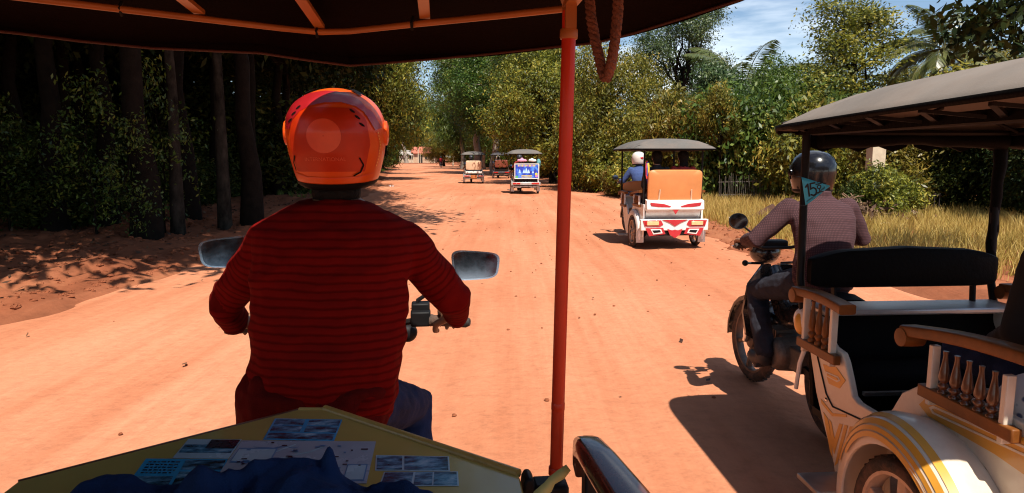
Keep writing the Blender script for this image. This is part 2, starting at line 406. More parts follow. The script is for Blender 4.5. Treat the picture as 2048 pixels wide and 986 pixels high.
proto('tall', 9.5, 0.34, lobes_ball(7.0, 13.0, 4.6, 12, 6, (0.24, 0.36)), LEAF_BLUE, BARK, 16, 560, 60, 0.8, 0.17, 0.075, twigs=90)
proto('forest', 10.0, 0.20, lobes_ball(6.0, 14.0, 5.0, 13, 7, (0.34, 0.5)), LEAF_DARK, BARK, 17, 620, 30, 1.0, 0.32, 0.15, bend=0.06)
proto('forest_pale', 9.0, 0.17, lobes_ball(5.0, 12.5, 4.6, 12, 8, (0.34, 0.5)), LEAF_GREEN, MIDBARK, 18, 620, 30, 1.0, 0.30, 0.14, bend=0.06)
proto('feather', 8.0, 0.24, lobes_ball(3.0, 12.0, 3.2, 14, 9, (0.34, 0.5)), LEAF_GREEN, PALEBARK, 19, 800, 40, 0.9, 0.55, 0.05, droop=1.4, hang=0.3)
proto('bush', 0.9, 0.05, lobes_ball(0.35, 1.9, 1.25, 9, 10, (0.4, 0.6)), LEAF_MANGO, BARK, 20, 330, 44, 0.38, 0.15, 0.055)
proto('bush_yellow', 1.0, 0.05, lobes_ball(0.4, 2.3, 1.2, 9, 11, (0.4, 0.6)), LEAF_YELLOW, BARK, 21, 330, 44, 0.40, 0.18, 0.052, droop=0.8)
proto('bush_green', 0.9, 0.05, lobes_ball(0.3, 1.8, 1.3, 9, 12, (0.4, 0.6)), LEAF_GREEN, BARK, 22, 330, 44, 0.38, 0.14, 0.06)
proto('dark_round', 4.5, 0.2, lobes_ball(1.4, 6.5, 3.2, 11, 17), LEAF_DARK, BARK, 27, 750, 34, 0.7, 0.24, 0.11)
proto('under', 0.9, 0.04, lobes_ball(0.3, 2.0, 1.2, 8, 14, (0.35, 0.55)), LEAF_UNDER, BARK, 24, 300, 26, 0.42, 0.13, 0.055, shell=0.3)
proto('sapling', 2.4, 0.03, lobes_ball(0.6, 3.6, 1.0, 10, 18, (0.4, 0.7)), LEAF_GREEN, BARK, 28, 95, 13, 0.42, 0.12, 0.05, shell=0.1)
proto('roadside', 8.0, 0.36, lobes_ball(4.6, 12.0, 4.2, 14, 15, (0.34, 0.5)), LEAF_GREEN, PALEBARK, 25, 900, 56, 0.9, 0.21, 0.085)
proto('slim', 4.6, 0.10, lobes_ball(3.4, 5.6, 1.7, 8, 16, (0.4, 0.6)), LEAF_MANGO, BARK, 26, 330, 44, 0.5, 0.17, 0.07)
proto('bamboo', 4.0, 0.08, lobes_ball(1.0, 6.0, 1.6, 12, 13, (0.5, 0.7)), LEAF_YELLOW, BARK, 23, 520, 30, 0.7, 0.30, 0.045, droop=1.2, hang=0.2)

def palm_protos(key, h, seed, nf, fl):
    rng = np.random.default_rng(seed); mb = MB()
    pts = [Vector((0.5 * (i / 9) ** 2, 0.1 * math.sin(i * 0.6), h * i / 9 - (0.2 if i == 0 else 0))) for i in range(10)]
    mb.tube(pts, [0.2 if i == 0 else 0.15 - 0.004 * i for i in range(10)], 10)
    for i in range(1, 9):
        for t in (0.0, 0.33, 0.66): p = pts[i].lerp(pts[i + 1], t); mb.lathe([(0.15 - 0.004 * i, 0), (0.16 - 0.004 * i, 0.03), (0.15 - 0.004 * i, 0.06)], p, n=10, cap=False)
    top = pts[-1]; fr = MB(); QV = []; QT = []
    for k in range(nf):
        a = 2.4 * k + rng.uniform(-0.3, 0.3); el = R(80 - 115 * (k / nf)) + rng.normal(0, 0.06)
        rach = [top]; e = el
        for j in range(12):
            dvec = Vector((math.cos(a) * math.cos(e), math.sin(a) * math.cos(e), math.sin(e)))
            rach.append(rach[-1] + dvec * fl / 12); e -= 0.07 + 0.010 * j
        fr.tube(rach, [0.03 - 0.002 * i for i in range(13)], 5)
        side = Vector((-math.sin(a), math.cos(a), 0)); tf = float(np.clip(0.25 + 0.5 * k / nf + rng.normal(0, 0.1), 0, 1))
        for j in range(1, 96):
            t = 0.12 + 0.88 * j / 96; q = t * 12; i0 = min(11, int(q)); p = rach[i0].lerp(rach[i0 + 1], q - i0); dv = (rach[i0 + 1] - rach[i0]).normalized()
            ll = fl * 0.26 * math.sin(math.pi * (0.12 + 0.82 * t)) * rng.uniform(0.8, 1.1)
            for sgn in (-1, 1):
                ld = (dv * 0.65 + side * sgn * 0.8 + Vector((0, 0, -0.35 - 0.25 * rng.uniform()))).normalized()
                w = dv.cross(ld).cross(ld).normalized() * 0.022
                m1 = p + ld * ll * 0.5; ti = p + ld * ll + Vector((0, 0, -0.12 * ll))
                QV += [p, m1 + w, ti, m1 - w]; QT.append(float(np.clip(tf + rng.normal(0, 0.15), 0, 1)))
    n = len(QT); V = np.array([tuple(v) for v in QV]); F = np.arange(4 * n).reshape(n, 4)
    fv = np.array(fr.v); ff = np.array([f for f in fr.f if len(f) == 4]) + len(V)
    t = mb.build('trunk', PALEBARK); tm = t.data; bpy.data.objects.remove(t)
    PROTO[key] = (tm, np_mesh('crown', np.vstack([V, fv]), np.vstack([F, ff]), FROND, QT + [0.8] * len(ff)))
palm_protos('palm', 6.5, 31, 20, 2.9)
palm_protos('palm_low', 3.4, 33, 17, 3.3)

PROTO_H = dict(mango=8.9, mango_b=7.8, round=7.8, blue=7.3, airy=10.2, tall=14.5, forest=16, forest_pale=14.3, feather=13, bush=2.5, bush_yellow=2.9, bush_green=2.4, under=2.5, roadside=13.6, dark_round=7.8, sapling=4.0, slim=6.3, bamboo=7.0, palm=8.6, palm_low=5.6)
def plant(key, x, y, h, label, cat='tree', name='tree', group=None, rz=None, sx=1.0):
    t, c = PROTO[key]; s = h / PROTO_H[key]
    z = ground_h(x, y) - 0.05
    o = thing(name, label, cat, (x, y, z), random.uniform(0, 6.28) if rz is None else rz, group, s)
    o.scale = (s * sx, s * sx, s)
    link('trunk', t, o); link('crown', c, o)
    return o
def px_x(px, y): return (px - 1024) / FOC * y * 1.0
# ------------------------------------------------------------------ trees and bushes
def T(key, px, Y, ztop, label, **k):
    x = (px - 1024) / FOC * Y
    return plant(key, x, Y, ztop, label, **k)
# right side of the road, seen one by one
T('mango', 1105, 40, 9.5, 'big dense tree with yellowish leaves just behind the red pole, over the parked carts', rz=0.4, sx=0.85)
T('mango_b', 1212, 31.5, 7.3, 'dense yellow-green tree behind the orange-backed cart, left of its roof', rz=2.0, sx=0.72)
T('mango_b', 1305, 33, 5.1, 'lower yellowish tree filling in above the orange-backed cart', rz=4.0, sx=0.75)
T('tall', 1365, 50, 13.8, 'tall old tree with bare dark limbs against the sky, right of the canopy edge', rz=1.1)
T('airy', 1686, 25, 7.7, 'open tree with sky showing through its brown-green crown, tallest right of centre', rz=0.7, sx=1.2)
T('airy', 1790, 29, 5.6, 'smaller thin-leaved tree at the right foot of the tall open tree', rz=2.7, sx=0.8)
T('blue', 1422, 30, 6.0, 'blue-green tree with large leaves behind the orange-backed cart, left of the low palm', rz=0.2, sx=0.75)
T('round', 1545, 24, 5.2, 'bright green tree at the left foot of the tall open tree', rz=3.3, sx=0.72)
T('palm_low', 1500, 33, 7.0, 'coconut palm with drooping fronds between the blue-green tree and the bright green tree', cat='palm', name='palm_tree', rz=2.6)
T('palm', 1850, 24, 6.9, 'coconut palm standing right of the tall open tree against the sky', cat='palm', name='palm_tree', rz=0.6)
T('palm', 1806, 30, 5.6, 'short coconut palm half hidden behind the thin-leaved tree above the grey cart roof', cat='palm', name='palm_tree', rz=4.0)
T('bamboo', 1965, 27, 6.7, 'yellow feathery bamboo clump above the roof of the nearest cart', cat='bamboo', name='bamboo_clump', rz=1.0, sx=1.0)
T('dark_round', 1985, 22, 4.7, 'very dark dense tree below the yellow bamboo at the right edge', rz=0.5, sx=0.85)
T('dark_round', 2150, 19, 5.2, 'dark tree at the right border of the picture', rz=1.5, sx=0.85)
T('dark_round', 1925, 17.5, 3.9, 'dark tree over the right end of the field behind the grey cart roof', rz=2.5, sx=0.95)
T('dark_round', 2105, 14, 3.6, 'dark tree shading the right end of the field', rz=0.9, sx=0.85)
T('round', 1890, 34, 4.3, 'low green tree under the palms, left of the bamboo', rz=5.2)
# scrub along the far side of the field
BG = 'bushes along the far side of the grass field'
for px, Y, h, key, lab in [
    (1222, 30, 2.6, 'bush', 'low bush by the road edge left of the orange-backed cart'),
    (1232, 27, 1.4, 'bush_yellow', 'small yellow-leaved bush beside the roadside grass left of the orange-backed cart'),
    (1340, 26, 4.4, 'bush_yellow', 'tall yellow-leaved bush behind the roof of the orange-backed cart'),
    (1400, 24, 3.9, 'bush_yellow', 'yellow-leaved bush standing right of the orange-backed cart'),
    (1465, 23, 4.3, 'bush_green', 'large leafy bush above the leaning log'),
    (1550, 22, 4.2, 'bush_green', 'tall green bush left of the rider in the black helmet'),
    (1600, 21, 3.7, 'bush', 'dense bush right behind the black helmet'),
    (1655, 23, 4.4, 'bush_green', 'green bush above the black helmet under the grey roof'),
    (1790, 17.5, 2.7, 'bush_yellow', 'rounded yellow-green shrub right of the cream pillar'),
    (1768, 15.2, 1.5, 'bush', 'low shrub hiding the foot of the cream pillar'), (1715, 15.4, 1.1, 'under', 'small dark shrub left of the cream pillar behind the brush pile'),
    (1855, 20, 2.7, 'under', 'dark shrub among the trunks right of the cream pillar'),
    (1930, 17, 2.2, 'under', 'shaded shrub behind the right post of the nearest cart'),
    (2030, 16, 2.4, 'under', 'shaded shrub at the right border behind the field'),
    (1275, 26, 2.3, 'bush', 'bush seen under the roof of the orange-backed cart on its left')]:
    T(key, px, Y, h, lab, cat='bush', name='bush', group=BG, sx=0.72 if h > 3.3 else 0.9)
# slim trees whose bare trunks show beyond the field
for i, (px, Y, hh, sx) in enumerate([(1437, 22, 3.9, 0.6), (1838, 19, 3.6, 0.9), (1872, 20, 3.7, 0.8), (1905, 18, 3.7, 1.2), (1960, 17, 3.8, 1.5), (1820, 22, 3.6, 0.7)]):
    labs = ['slim tree with a pale trunk standing in the grass right of the orange-backed cart', 'slim tree right of the round shrub beside the pillar', 'second slim tree right of the round shrub',
            'tree with a dark trunk under the front of the grey cart roof', 'tree with the thickest dark trunk under the grey cart roof', 'thin far tree just right of the round shrub']
    T('slim', px, Y, hh, labs[i], group='slim trees beyond the field', rz=i * 1.3, sx=sx)
# middle distance along the bend
T('feather', 925, 92, 17, 'tall feathery pale-green tree over the far carts, right of the road', rz=0.3, sx=0.9)
T('feather', 968, 84, 14, 'second feathery tree behind the carts, next to the dense yellowish tree', rz=1.9, sx=0.9)
T('mango', 890, 112, 7.5, 'short yellowish tree by the roadside right of the far red motorbike', rz=2.9)
T('blue', 838, 205, 20, 'far tree tinted blue-green for haze above the red-roofed house at the end of the road', rz=1.0, sx=1.2)
T('round', 868, 192, 13, 'rounded far tree right behind the red-roofed house', rz=3.0, sx=1.2)
T('tall', 818, 230, 26, 'far tall tree peeping over the end of the road', rz=4.1)
T('round', 800, 186, 9, 'small green tree left of the red-roofed house', rz=0.8, sx=1.2)
T('blue', 905, 200, 17, 'far green tree behind the feathery tree', rz=0.5, sx=1.2)
T('mango', 742, 46, 13.0, 'big dark tree leaning over the road right beside the orange helmet', rz=1.3, sx=0.72)
T('forest', 700, 60, 18, 'dark tree behind the orange helmet, left of the road', rz=0.2)
T('forest', 765, 78, 17, 'dark tree over the left verge beyond the orange helmet', rz=2.1, sx=0.8)
T('roadside', 953, 66, 14.5, 'pale-trunked tree rising behind the cart with the cream backrest', rz=0.2)
T('roadside', 992, 63, 13.5, 'brownish thick-trunked tree rising between the far carts', rz=2.2)
T('roadside', 1060, 56, 13.0, 'tall green tree between the brown thick trunk and the dense yellowish tree', rz=4.0)
# bushes lining both verges toward the bend
rg = np.random.default_rng(70)
for i in range(40):
    Y = 33 + 90 * (i / 40) ** 1.2 + rg.uniform(-1, 1); x = float(edge(RIGHT_EDGE, Y)) + rg.uniform(1.6, 7)
    plant(['bush', 'bush_green', 'bush', 'under'][i % 4], x, Y, rg.uniform(1.6, 3.6) * (1 + Y / 120), 'roadside bush under the trees on the right of the bend', cat='bush', name='bush', group='bushes under the trees on the right of the bend', sx=1.25)
for i in range(30):
    Y = 38 + 85 * (i / 30) ** 1.2 + rg.uniform(-1, 1); x = float(edge(LEFT_EDGE, Y)) - rg.uniform(2.6, 9)
    plant(['under', 'bush_green', 'under'][i % 3], x, Y, rg.uniform(1.4, 3.4) * (1 + Y / 120), 'roadside bush under the trees on the left of the bend', cat='bush', name='bush', group='bushes under the trees on the left of the bend', sx=1.25)
# far tree belt beyond the bend, both sides
rg = np.random.default_rng(77)
FAR = 'far trees closing the view along the road'
for i in range(24):
    px = 640 + i * 18 + rg.uniform(-8, 8); Y = rg.uniform(215, 275); x = (px - 1024) / FOC * Y
    plant(['round', 'blue', 'forest_pale', 'blue'][i % 4], x, Y, rg.uniform(15, 25), 'tree in the far belt closing the view beyond the bend of the road', group=FAR, sx=1.3)
for i in range(10):
    Y = 95 + i * 7; x = float(edge(RIGHT_EDGE, min(Y, 140))) + rg.uniform(6, 13)
    plant(['round', 'forest_pale', 'mango'][i % 3], x, Y, rg.uniform(12, 17), 'tree in the wood on the right just before the bend', group='trees in the wood on the right before the bend', sx=1.1)
for i in range(16):                                    # backing row behind the field
    x = 9 + i * 2.7 + rg.uniform(-0.8, 0.8); Y = rg.uniform(34, 46) - 0.1 * x
    plant(['mango_b', 'round', 'mango', 'bush_green'][i % 4], x, Y, rg.uniform(4.2, 5.8), 'tree in the low backing row behind the grass field', group='low trees in the backing row behind the field')
# shaded forest on the left
FOR = 'tall forest trees in the shade left of the road'
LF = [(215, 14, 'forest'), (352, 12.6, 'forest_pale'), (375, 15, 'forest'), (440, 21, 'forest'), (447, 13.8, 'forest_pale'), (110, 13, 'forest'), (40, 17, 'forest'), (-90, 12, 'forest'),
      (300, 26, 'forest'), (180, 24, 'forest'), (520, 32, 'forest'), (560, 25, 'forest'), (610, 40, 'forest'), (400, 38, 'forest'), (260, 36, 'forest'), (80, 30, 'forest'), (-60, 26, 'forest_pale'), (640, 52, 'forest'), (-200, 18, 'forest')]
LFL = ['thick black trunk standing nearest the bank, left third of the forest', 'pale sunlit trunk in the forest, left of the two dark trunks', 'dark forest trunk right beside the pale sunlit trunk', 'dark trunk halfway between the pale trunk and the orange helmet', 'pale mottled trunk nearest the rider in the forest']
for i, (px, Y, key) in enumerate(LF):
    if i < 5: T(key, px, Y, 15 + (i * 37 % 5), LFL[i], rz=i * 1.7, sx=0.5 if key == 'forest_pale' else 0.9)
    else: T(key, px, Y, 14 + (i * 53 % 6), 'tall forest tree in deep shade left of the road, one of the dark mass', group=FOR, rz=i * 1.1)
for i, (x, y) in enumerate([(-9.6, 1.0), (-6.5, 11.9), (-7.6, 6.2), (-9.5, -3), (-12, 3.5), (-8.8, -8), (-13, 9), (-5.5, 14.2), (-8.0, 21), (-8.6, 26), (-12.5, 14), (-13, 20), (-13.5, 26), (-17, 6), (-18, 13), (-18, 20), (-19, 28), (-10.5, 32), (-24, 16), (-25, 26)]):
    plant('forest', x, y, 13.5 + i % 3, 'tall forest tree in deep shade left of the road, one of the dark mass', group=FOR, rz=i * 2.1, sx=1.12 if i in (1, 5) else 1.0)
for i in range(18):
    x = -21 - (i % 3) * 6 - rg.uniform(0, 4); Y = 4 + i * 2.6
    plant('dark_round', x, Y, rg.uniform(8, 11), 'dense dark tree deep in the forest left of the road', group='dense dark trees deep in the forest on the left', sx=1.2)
UG = 'undergrowth bushes under the forest left of the road'
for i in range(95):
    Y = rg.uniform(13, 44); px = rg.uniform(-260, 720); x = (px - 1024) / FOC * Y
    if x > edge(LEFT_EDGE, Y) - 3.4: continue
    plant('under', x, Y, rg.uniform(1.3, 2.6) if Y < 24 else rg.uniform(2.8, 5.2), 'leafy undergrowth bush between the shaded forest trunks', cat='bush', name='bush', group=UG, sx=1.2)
for px, Y, h, lab, sx in [(190, 11.6, 2.9, 'thin sunlit sapling left of the thick black trunk', 0.9), (268, 11.4, 2.2, 'small sunlit sapling right of the thick black trunk', 0.9), (15, 12.5, 2.7, 'sunlit sapling at the left border of the forest', 0.9), (325, 12.6, 3.4, 'tall thin sapling beside the mottled trunk', 0.8)]:
    T('sapling', px, Y, h, lab, cat='bush', name='bush', sx=sx)

# branch reaching in at the top right from a tree beside the camera
mb = MB(); rg2 = np.random.default_rng(5)
base = Vector((9.6, 7.6, 0)); tips = [at(1925, 25, 8.6), at(1960, 70, 8.4), at(2010, 10, 8.2), at(2040, 95, 8.0), at(1990, 45, 8.8), at(2075, 60, 8.2)]
hub = at(2120, -40, 8.3)
mb.tube([base + Vector((0, 0, -0.2)), base + Vector((-0.1, 0, 2)), base + Vector((-0.5, 0.2, 3.6)), hub], [0.2, 0.16, 0.12, 0.07], 9)
for t_ in tips: mb.tube(wobble(hub, t_, 5, 0.06, rg2), [0.05, 0.035, 0.025, 0.018, 0.012, 0.008], 6)
bt = thing('tree', 'dark large-leaved tree whose branch hangs in at the top right corner', 'tree', base)
mb.build('trunk', BARK, bt, off=base)
cl = [(t_ - base + Vector(rg2.normal(0, 0.12, 3)), (0.34, 0.34, 0.24)) for t_ in tips for _ in range(2)] + [(hub - base + Vector((0.7, 0.2, 0.5)), (0.8, 0.8, 0.6))]
cm, _ = crown_mesh('crown', cl, LEAF_DARK, 61, 100, 18, 0.42, 0.15, 0.065, up=0.3, droop=0.8)
link('crown', cm, bt)

# ------------------------------------------------------------------ grass and litter (uncountable)
def blades(name, pts, hmin, hmax, w, mat, seed, lean=0.45):
    rng = np.random.default_rng(seed); n = len(pts)
    h = rng.uniform(hmin, hmax, (n, 1)); a = rng.uniform(0, 2 * math.pi, n); d = np.stack([np.cos(a), np.sin(a), np.zeros(n)], 1)
    b = rng.uniform(0, 2 * math.pi, n); lv = np.stack([np.cos(b), np.sin(b), np.zeros(n)], 1) * rng.uniform(0.05, lean, (n, 1)) * h
    V = np.empty((n, 5, 3)); up = np.array([0, 0, 1.0])
    V[:, 0] = pts - d * w; V[:, 1] = pts + d * w; m_ = pts + up * h * 0.6 + lv * 0.4
    V[:, 2] = m_ + d * w * 0.7; V[:, 3] = m_ - d * w * 0.7; V[:, 4] = pts + up * h + lv
    i = np.arange(n)[:, None] * 5
    F = np.concatenate([i + np.array([[0, 1, 2]]), i + np.array([[0, 2, 3]]), i + np.array([[3, 2, 4]])], 0)
    patch = np.array([fbm(p[0], p[1], 0.35, 2, 5.0) for p in pts]) * 0.28
    t = np.clip(rng.normal(0.5, 0.2, n) + patch, 0, 1)
    return np_mesh(name, V.reshape(-1, 3), F, mat, np.concatenate([t, t, t]))
def scatter(n, xr, yr, ok, seed, clump=0):
    rng = np.random.default_rng(seed); out = []
    while len(out) < n:
        x = rng.uniform(*xr); y = rng.uniform(*yr)
        if clump:
            k = int(rng.integers(4, clump)); q = [(x + a, y + b) for a, b in rng.normal(0, 0.05, (k, 2))]
        else: q = [(x, y)]
        for x_, y_ in q:
            if ok(x_, y_, rng): out.append((x_, y_, ground_h(x_, y_)))
    return np.array(out)
def in_field(x, y, rng):
    d = x - float(edge(RIGHT_EDGE, y)); e = 0.55 + 0.5 * fbm(x * 0.3, y, 0.8, 2, 8.0) + max(0, (8.3 - y)) * 0.9
    return d > e and rng.uniform() < min(1, (d - e) / 0.8 + 0.15) * (1.0 if y < 15.5 else 0.45)
gp = scatter(90000, (3.6, 21), (6.0, 22), in_field, 3, 14)
tag(link('field_grass', blades('field_grass', gp, 0.12, 0.40, 0.005, GRASS, 4, 0.75)), 'tall dry golden grass covering the field right of the road', 'grass', kind='stuff')
gp = scatter(38000, (2, 14), (14, 46), lambda x, y, r_: 0.5 + 0.4 * fbm(x, y, 0.6, 2, 1.0) < x - float(edge(RIGHT_EDGE, y)) < 9, 5, 12)
tag(link('verge_grass', blades('verge_grass', gp, 0.1, 0.42, 0.010, GRASS, 6)), 'shorter dry grass on the right verge farther along the road', 'grass', kind='stuff')
gp = scatter(9000, (-24, -6), (24, 80), lambda x, y, r_: 0.8 < float(edge(LEFT_EDGE, y)) - x < 3.0 and fbm(x, y, 0.4, 2, 7.0) > 0.0, 7, 12)
tag(link('left_verge_grass', blades('left_verge_grass', gp, 0.08, 0.25, 0.012, LEAF_GREEN, 8)), 'short green grass on the left verge beyond the orange helmet', 'grass', kind='stuff')
def litter_mesh(name, pts, L_, W_, mat, seed):
    rng = np.random.default_rng(seed); p = pts + np.array([0, 0, 0.015])
    V, F = leaf_quads(p, np.zeros_like(p), L_, W_, rng, 1.0, 0.0, 0.35)
    return np_mesh(name, V, F, mat, rng.uniform(0, 1, len(p)))
lp = scatter(7000, (-16, -4.6), (4.5, 26), lambda x, y, r_: float(edge(LEFT_EDGE, y)) - x > 0.5 + r_.uniform(0, 1.5), 9)
tag(link('leaf_litter', litter_mesh('leaf_litter', lp, 0.10, 0.05, LITTER, 10)), 'fallen brown leaves strewn over the shaded bank on the left', 'leaf litter', kind='stuff')
# clods along the left bank and pebbles on the verge: uncountable
def clods(name, pts, r0, r1, seed, mat):
    rng = np.random.default_rng(seed); mb = MB()
    for p in pts:
        r_ = rng.uniform(r0, r1) ** 1.0; k = 6; rings = []
        for zz, q in ((-0.5, 0.7), (0.05, 1.0), (0.55, 0.6)):
            rings.append([Vector((p[0] + r_ * q * math.cos(6.283 * j / k + zz) * rng.uniform(0.75, 1.2), p[1] + r_ * q * math.sin(6.283 * j / k + zz) * rng.uniform(0.75, 1.2), p[2] + r_ * zz * 0.8)) for j in range(k)])
        mb.loft(rings)
    return mb.build(name, mat, smooth=0)
cp = scatter(1500, (-10, -4.2), (4.5, 16), lambda x, y, r_: 0.12 < float(edge(LEFT_EDGE, y)) - x < 3.2 and fbm(x, y, 0.9, 2, 2.0) > -0.1, 11)
tag(clods('soil_clods', cp, 0.012, 0.055, 12, SOIL), 'lumps of red earth on the bank left of the road', 'soil', kind='stuff')
cp = scatter(900, (2.5, 5.6), (8.0, 34), lambda x, y, r_: -0.25 < x - float(edge(RIGHT_EDGE, y)) < 0.8, 13)
tag(clods('verge_clods', cp, 0.015, 0.06, 14, SOIL), 'lumps of red earth along the right road edge', 'soil', kind='stuff')
lr = scatter(110, (-4.6, 4.0), (3.5, 40), lambda x, y, r_: r_.uniform() < 0.15 + 0.85 * min(1, abs(x + 0.3 + 0.0 * y) / 4) ** 2, 19); lr[:, 2] = 0.012
tag(link('road_leaves', litter_mesh('road_leaves', lr, 0.05, 0.028, LITTER, 20)), 'scattered dry leaves on the red road', 'leaves', kind='stuff')
cp = np.array([(x, y, 0.004) for x, y, _ in scatter(260, (-4.2, 3.6), (3.5, 30), lambda x, y, r_: True, 15)])
tag(clods('road_pebbles', cp, 0.006, 0.02, 16, SOIL), 'small stones lying on the red road', 'stones', kind='stuff')

# ------------------------------------------------------------------ things beside the field
CREAM = M('cream_plaster', (0.62, 0.50, 0.36), 0.85, var=0.15, scale=4, bump=0.2, dust=0.35)
WOODG = M('grey_wood', (0.12, 0.10, 0.08), 0.9, var=0.35, scale=9, bump=0.5)
LOGM = M('log_bark', (0.085, 0.035, 0.02), 0.95, var=0.4, scale=6, bump=0.8, bscale=25)
CUT = M('cut_wood', (0.32, 0.13, 0.06), 0.9, var=0.3, scale=20)
def ground_at(px, Y): x = (px - 1024) / FOC * Y; return Vector((x, Y, ground_h(x, Y)))
p = ground_at(1745, 16)
t = thing('gate_pillar', 'cream plastered gate pillar behind the field, right of the black helmet', 'pillar', p)
mb = MB(); mb.box((0, 0, 0.90), (0.31, 0.31, 2.0)); mb.build('shaft', CREAM, t, bevel=0.012)
mb = MB(); mb.box((0, 0, 1.942), (0.44, 0.44, 0.08)); mb.box((0, 0, 2.012), (0.32, 0.32, 0.06)); mb.build('cap', CREAM, t, bevel=0.01)
mb = MB(); mb.box((0, 0, -0.05), (0.46, 0.46, 0.2)); mb.build('plinth', CREAM, t, bevel=0.01)
t = thing('concrete_rail', 'pale broken concrete rail sloping down right from the cream pillar', 'rail', p + Vector((0.35, -0.25, 0)))
mb = MB(); mb.bar((0, 0, 0.32), (0.75, -0.25, 0.02), 0.14, 0.12); mb.build('beam', CREAM, t, bevel=0.01)
mb = MB(); mb.bar((0.1, -0.03, -0.05), (0.1, -0.03, 0.26), 0.08, 0.08); mb.build('stub', CREAM, t)
# felled log propped in the grass
p = ground_at(1512, 15.5)
t = thing('felled_log', 'reddish felled log leaning on the bank in the grass, left of the black helmet', 'log', p - Vector((0, 0, 0.20)))
mb = MB(); mb.tube([(-0.52, 0, -0.04), (-0.15, 0.02, 0.15), (0.2, 0.03, 0.32), (0.46, 0.03, 0.45)], [0.12, 0.14, 0.15, 0.165], 12); mb.build('bark', LOGM, t)
mb = MB(); mb.tube([(0.455, 0.03, 0.447), (0.47, 0.03, 0.455)], [0.15, 0.15], 12); mb.build('sawn_end', CUT, t)
mb = MB(); mb.tube([(0.0, 0.02, 0.22), (0.1, -0.14, 0.36)], [0.05, 0.035], 8); mb.build('branch_stub', LOGM, t)
# brush pile
p = ground_at(1705, 14.5); mb = MB(); rb = np.random.default_rng(91)
for i in range(230):
    a = rb.uniform(0, 6.28); r_ = rb.uniform(0, 0.75); c = Vector((r_ * math.cos(a) * 1.2, r_ * math.sin(a) * 0.6, rb.uniform(0, 0.62) * (1 - r_ / 0.85) + 0.05))
    d = Vector(unit(rb.normal(0, 1, 3))) * rb.uniform(0.15, 0.45); d.z *= 0.45
    mb.tube([c - d, c + Vector(rb.normal(0, 0.03, 3)), c + d], [0.012, 0.010, 0.004], 4, cap=False)
t = thing('brush_pile', 'heap of cut dry branches left of the cream pillar', 'brush pile', p)
mb.build('branches', M('dead_branch', (0.20, 0.12, 0.07), 0.9, var=0.4), t)['kind'] = 'stuff'
V, F = leaf_quads(np.array([(rb.normal(0, 0.5), rb.normal(0, 0.3), abs(rb.normal(0.1, 0.2))) for _ in range(900)]), np.zeros((900, 3)), 0.12, 0.06, rb)
link('dry_leaves', np_mesh('dry_leaves', V, F, LITTER, rb.uniform(0, 1, 900)), t)['kind'] = 'stuff'
# old stick fence behind the log
p = ground_at(1488, 21)
t = thing('stick_fence', 'grey fence of thin upright sticks in the scrub left of the log', 'fence', p)
for i in range(26):
    mb = MB(); x = -0.78 + i * 0.062; mb.tube([(x, 0, -0.05), (x + random.uniform(-0.05, 0.05), random.uniform(-0.03, 0.03), random.uniform(0.75, 1.05))], [0.010, 0.006], 5); mb.build('stick', WOODG, t)
for z in (0.3, 0.7): mb = MB(); mb.bar((-0.82, 0.03, z), (0.82, 0.03, z + 0.04), 0.03, 0.02); mb.build('rail', WOODG, t)
# low dark paling fence right of the pillar
p = ground_at(1800, 16.4)
t = thing('low_railing', 'low dark railing under the round shrub right of the cream pillar', 'railing', p)
IRON = M('dark_iron', (0.05, 0.045, 0.045), 0.6, metal=0.4, dust=0.4)
for z in (0.2, 0.55): mb = MB(); mb.bar((-0.5, 0, z), (1.0, 0, z), 0.03, 0.02); mb.build('rail', IRON, t)
for i in range(13): mb = MB(); mb.bar((-0.48 + i * 0.12, 0.012, -0.05), (-0.48 + i * 0.12, 0.012, 0.6), 0.018, 0.018); mb.build('baluster', IRON, t)
# pale slab standing in for far sunlit ground between trunks, right
p = ground_at(1960, 30)
t = thing('sunlit_ground_slab', 'low pale slab standing in for sunlit ground between the dark trunks', 'wall', p)
mb = MB(); mb.box((0, 0, 0.2), (7.0, 0.2, 0.5)); mb.build('slab_face', CREAM, t); mb = MB(); mb.box((0, 0, 0.49), (7.1, 0.28, 0.07)); mb.build('slab_top', CREAM, t)
# litter in the grass
LIT = M('white_plastic', (0.75, 0.75, 0.74), 0.5)
labs = ['white plastic scrap in the grass below the slim trunk, upper one', 'white plastic scrap in the grass beside the orange-backed cart, lower one', 'white bag lying by the log in the scrub', 'pale scrap near the foot of the sloping concrete rail', 'white litter on the left verge beyond the orange helmet', 'white litter on the dark bank left of the rider']
for i, (px, Y, s) in enumerate([(1463, 15, 0.04), (1466, 13.2, 0.04), (1462, 16.5, 0.05), (1778, 13.6, 0.09), (783, 36, 0.14), (452, 11.5, 0.06)]):
    p = ground_at(px, Y) + Vector((0, 0, 0.10 if px > 1000 else 0.03)); mb = MB(); rb = np.random.default_rng(300 + i); G_ = 6
    vs = [Vector(((a / 5 - 0.5) * 2 * s, (b / 5 - 0.5) * 2 * s, rb.uniform(0, s * 0.9))) for b in range(G_) for a in range(G_)]
    mb.add(vs, [(a + b * G_, a + 1 + b * G_, a + 1 + (b + 1) * G_, a + (b + 1) * G_) for b in range(5) for a in range(5)])
    o = mb.build('plastic_scrap', LIT, off=Vector((0, 0, 0))); o.location = p; tag(o, labs[i], 'litter', 'white litter along the verges')
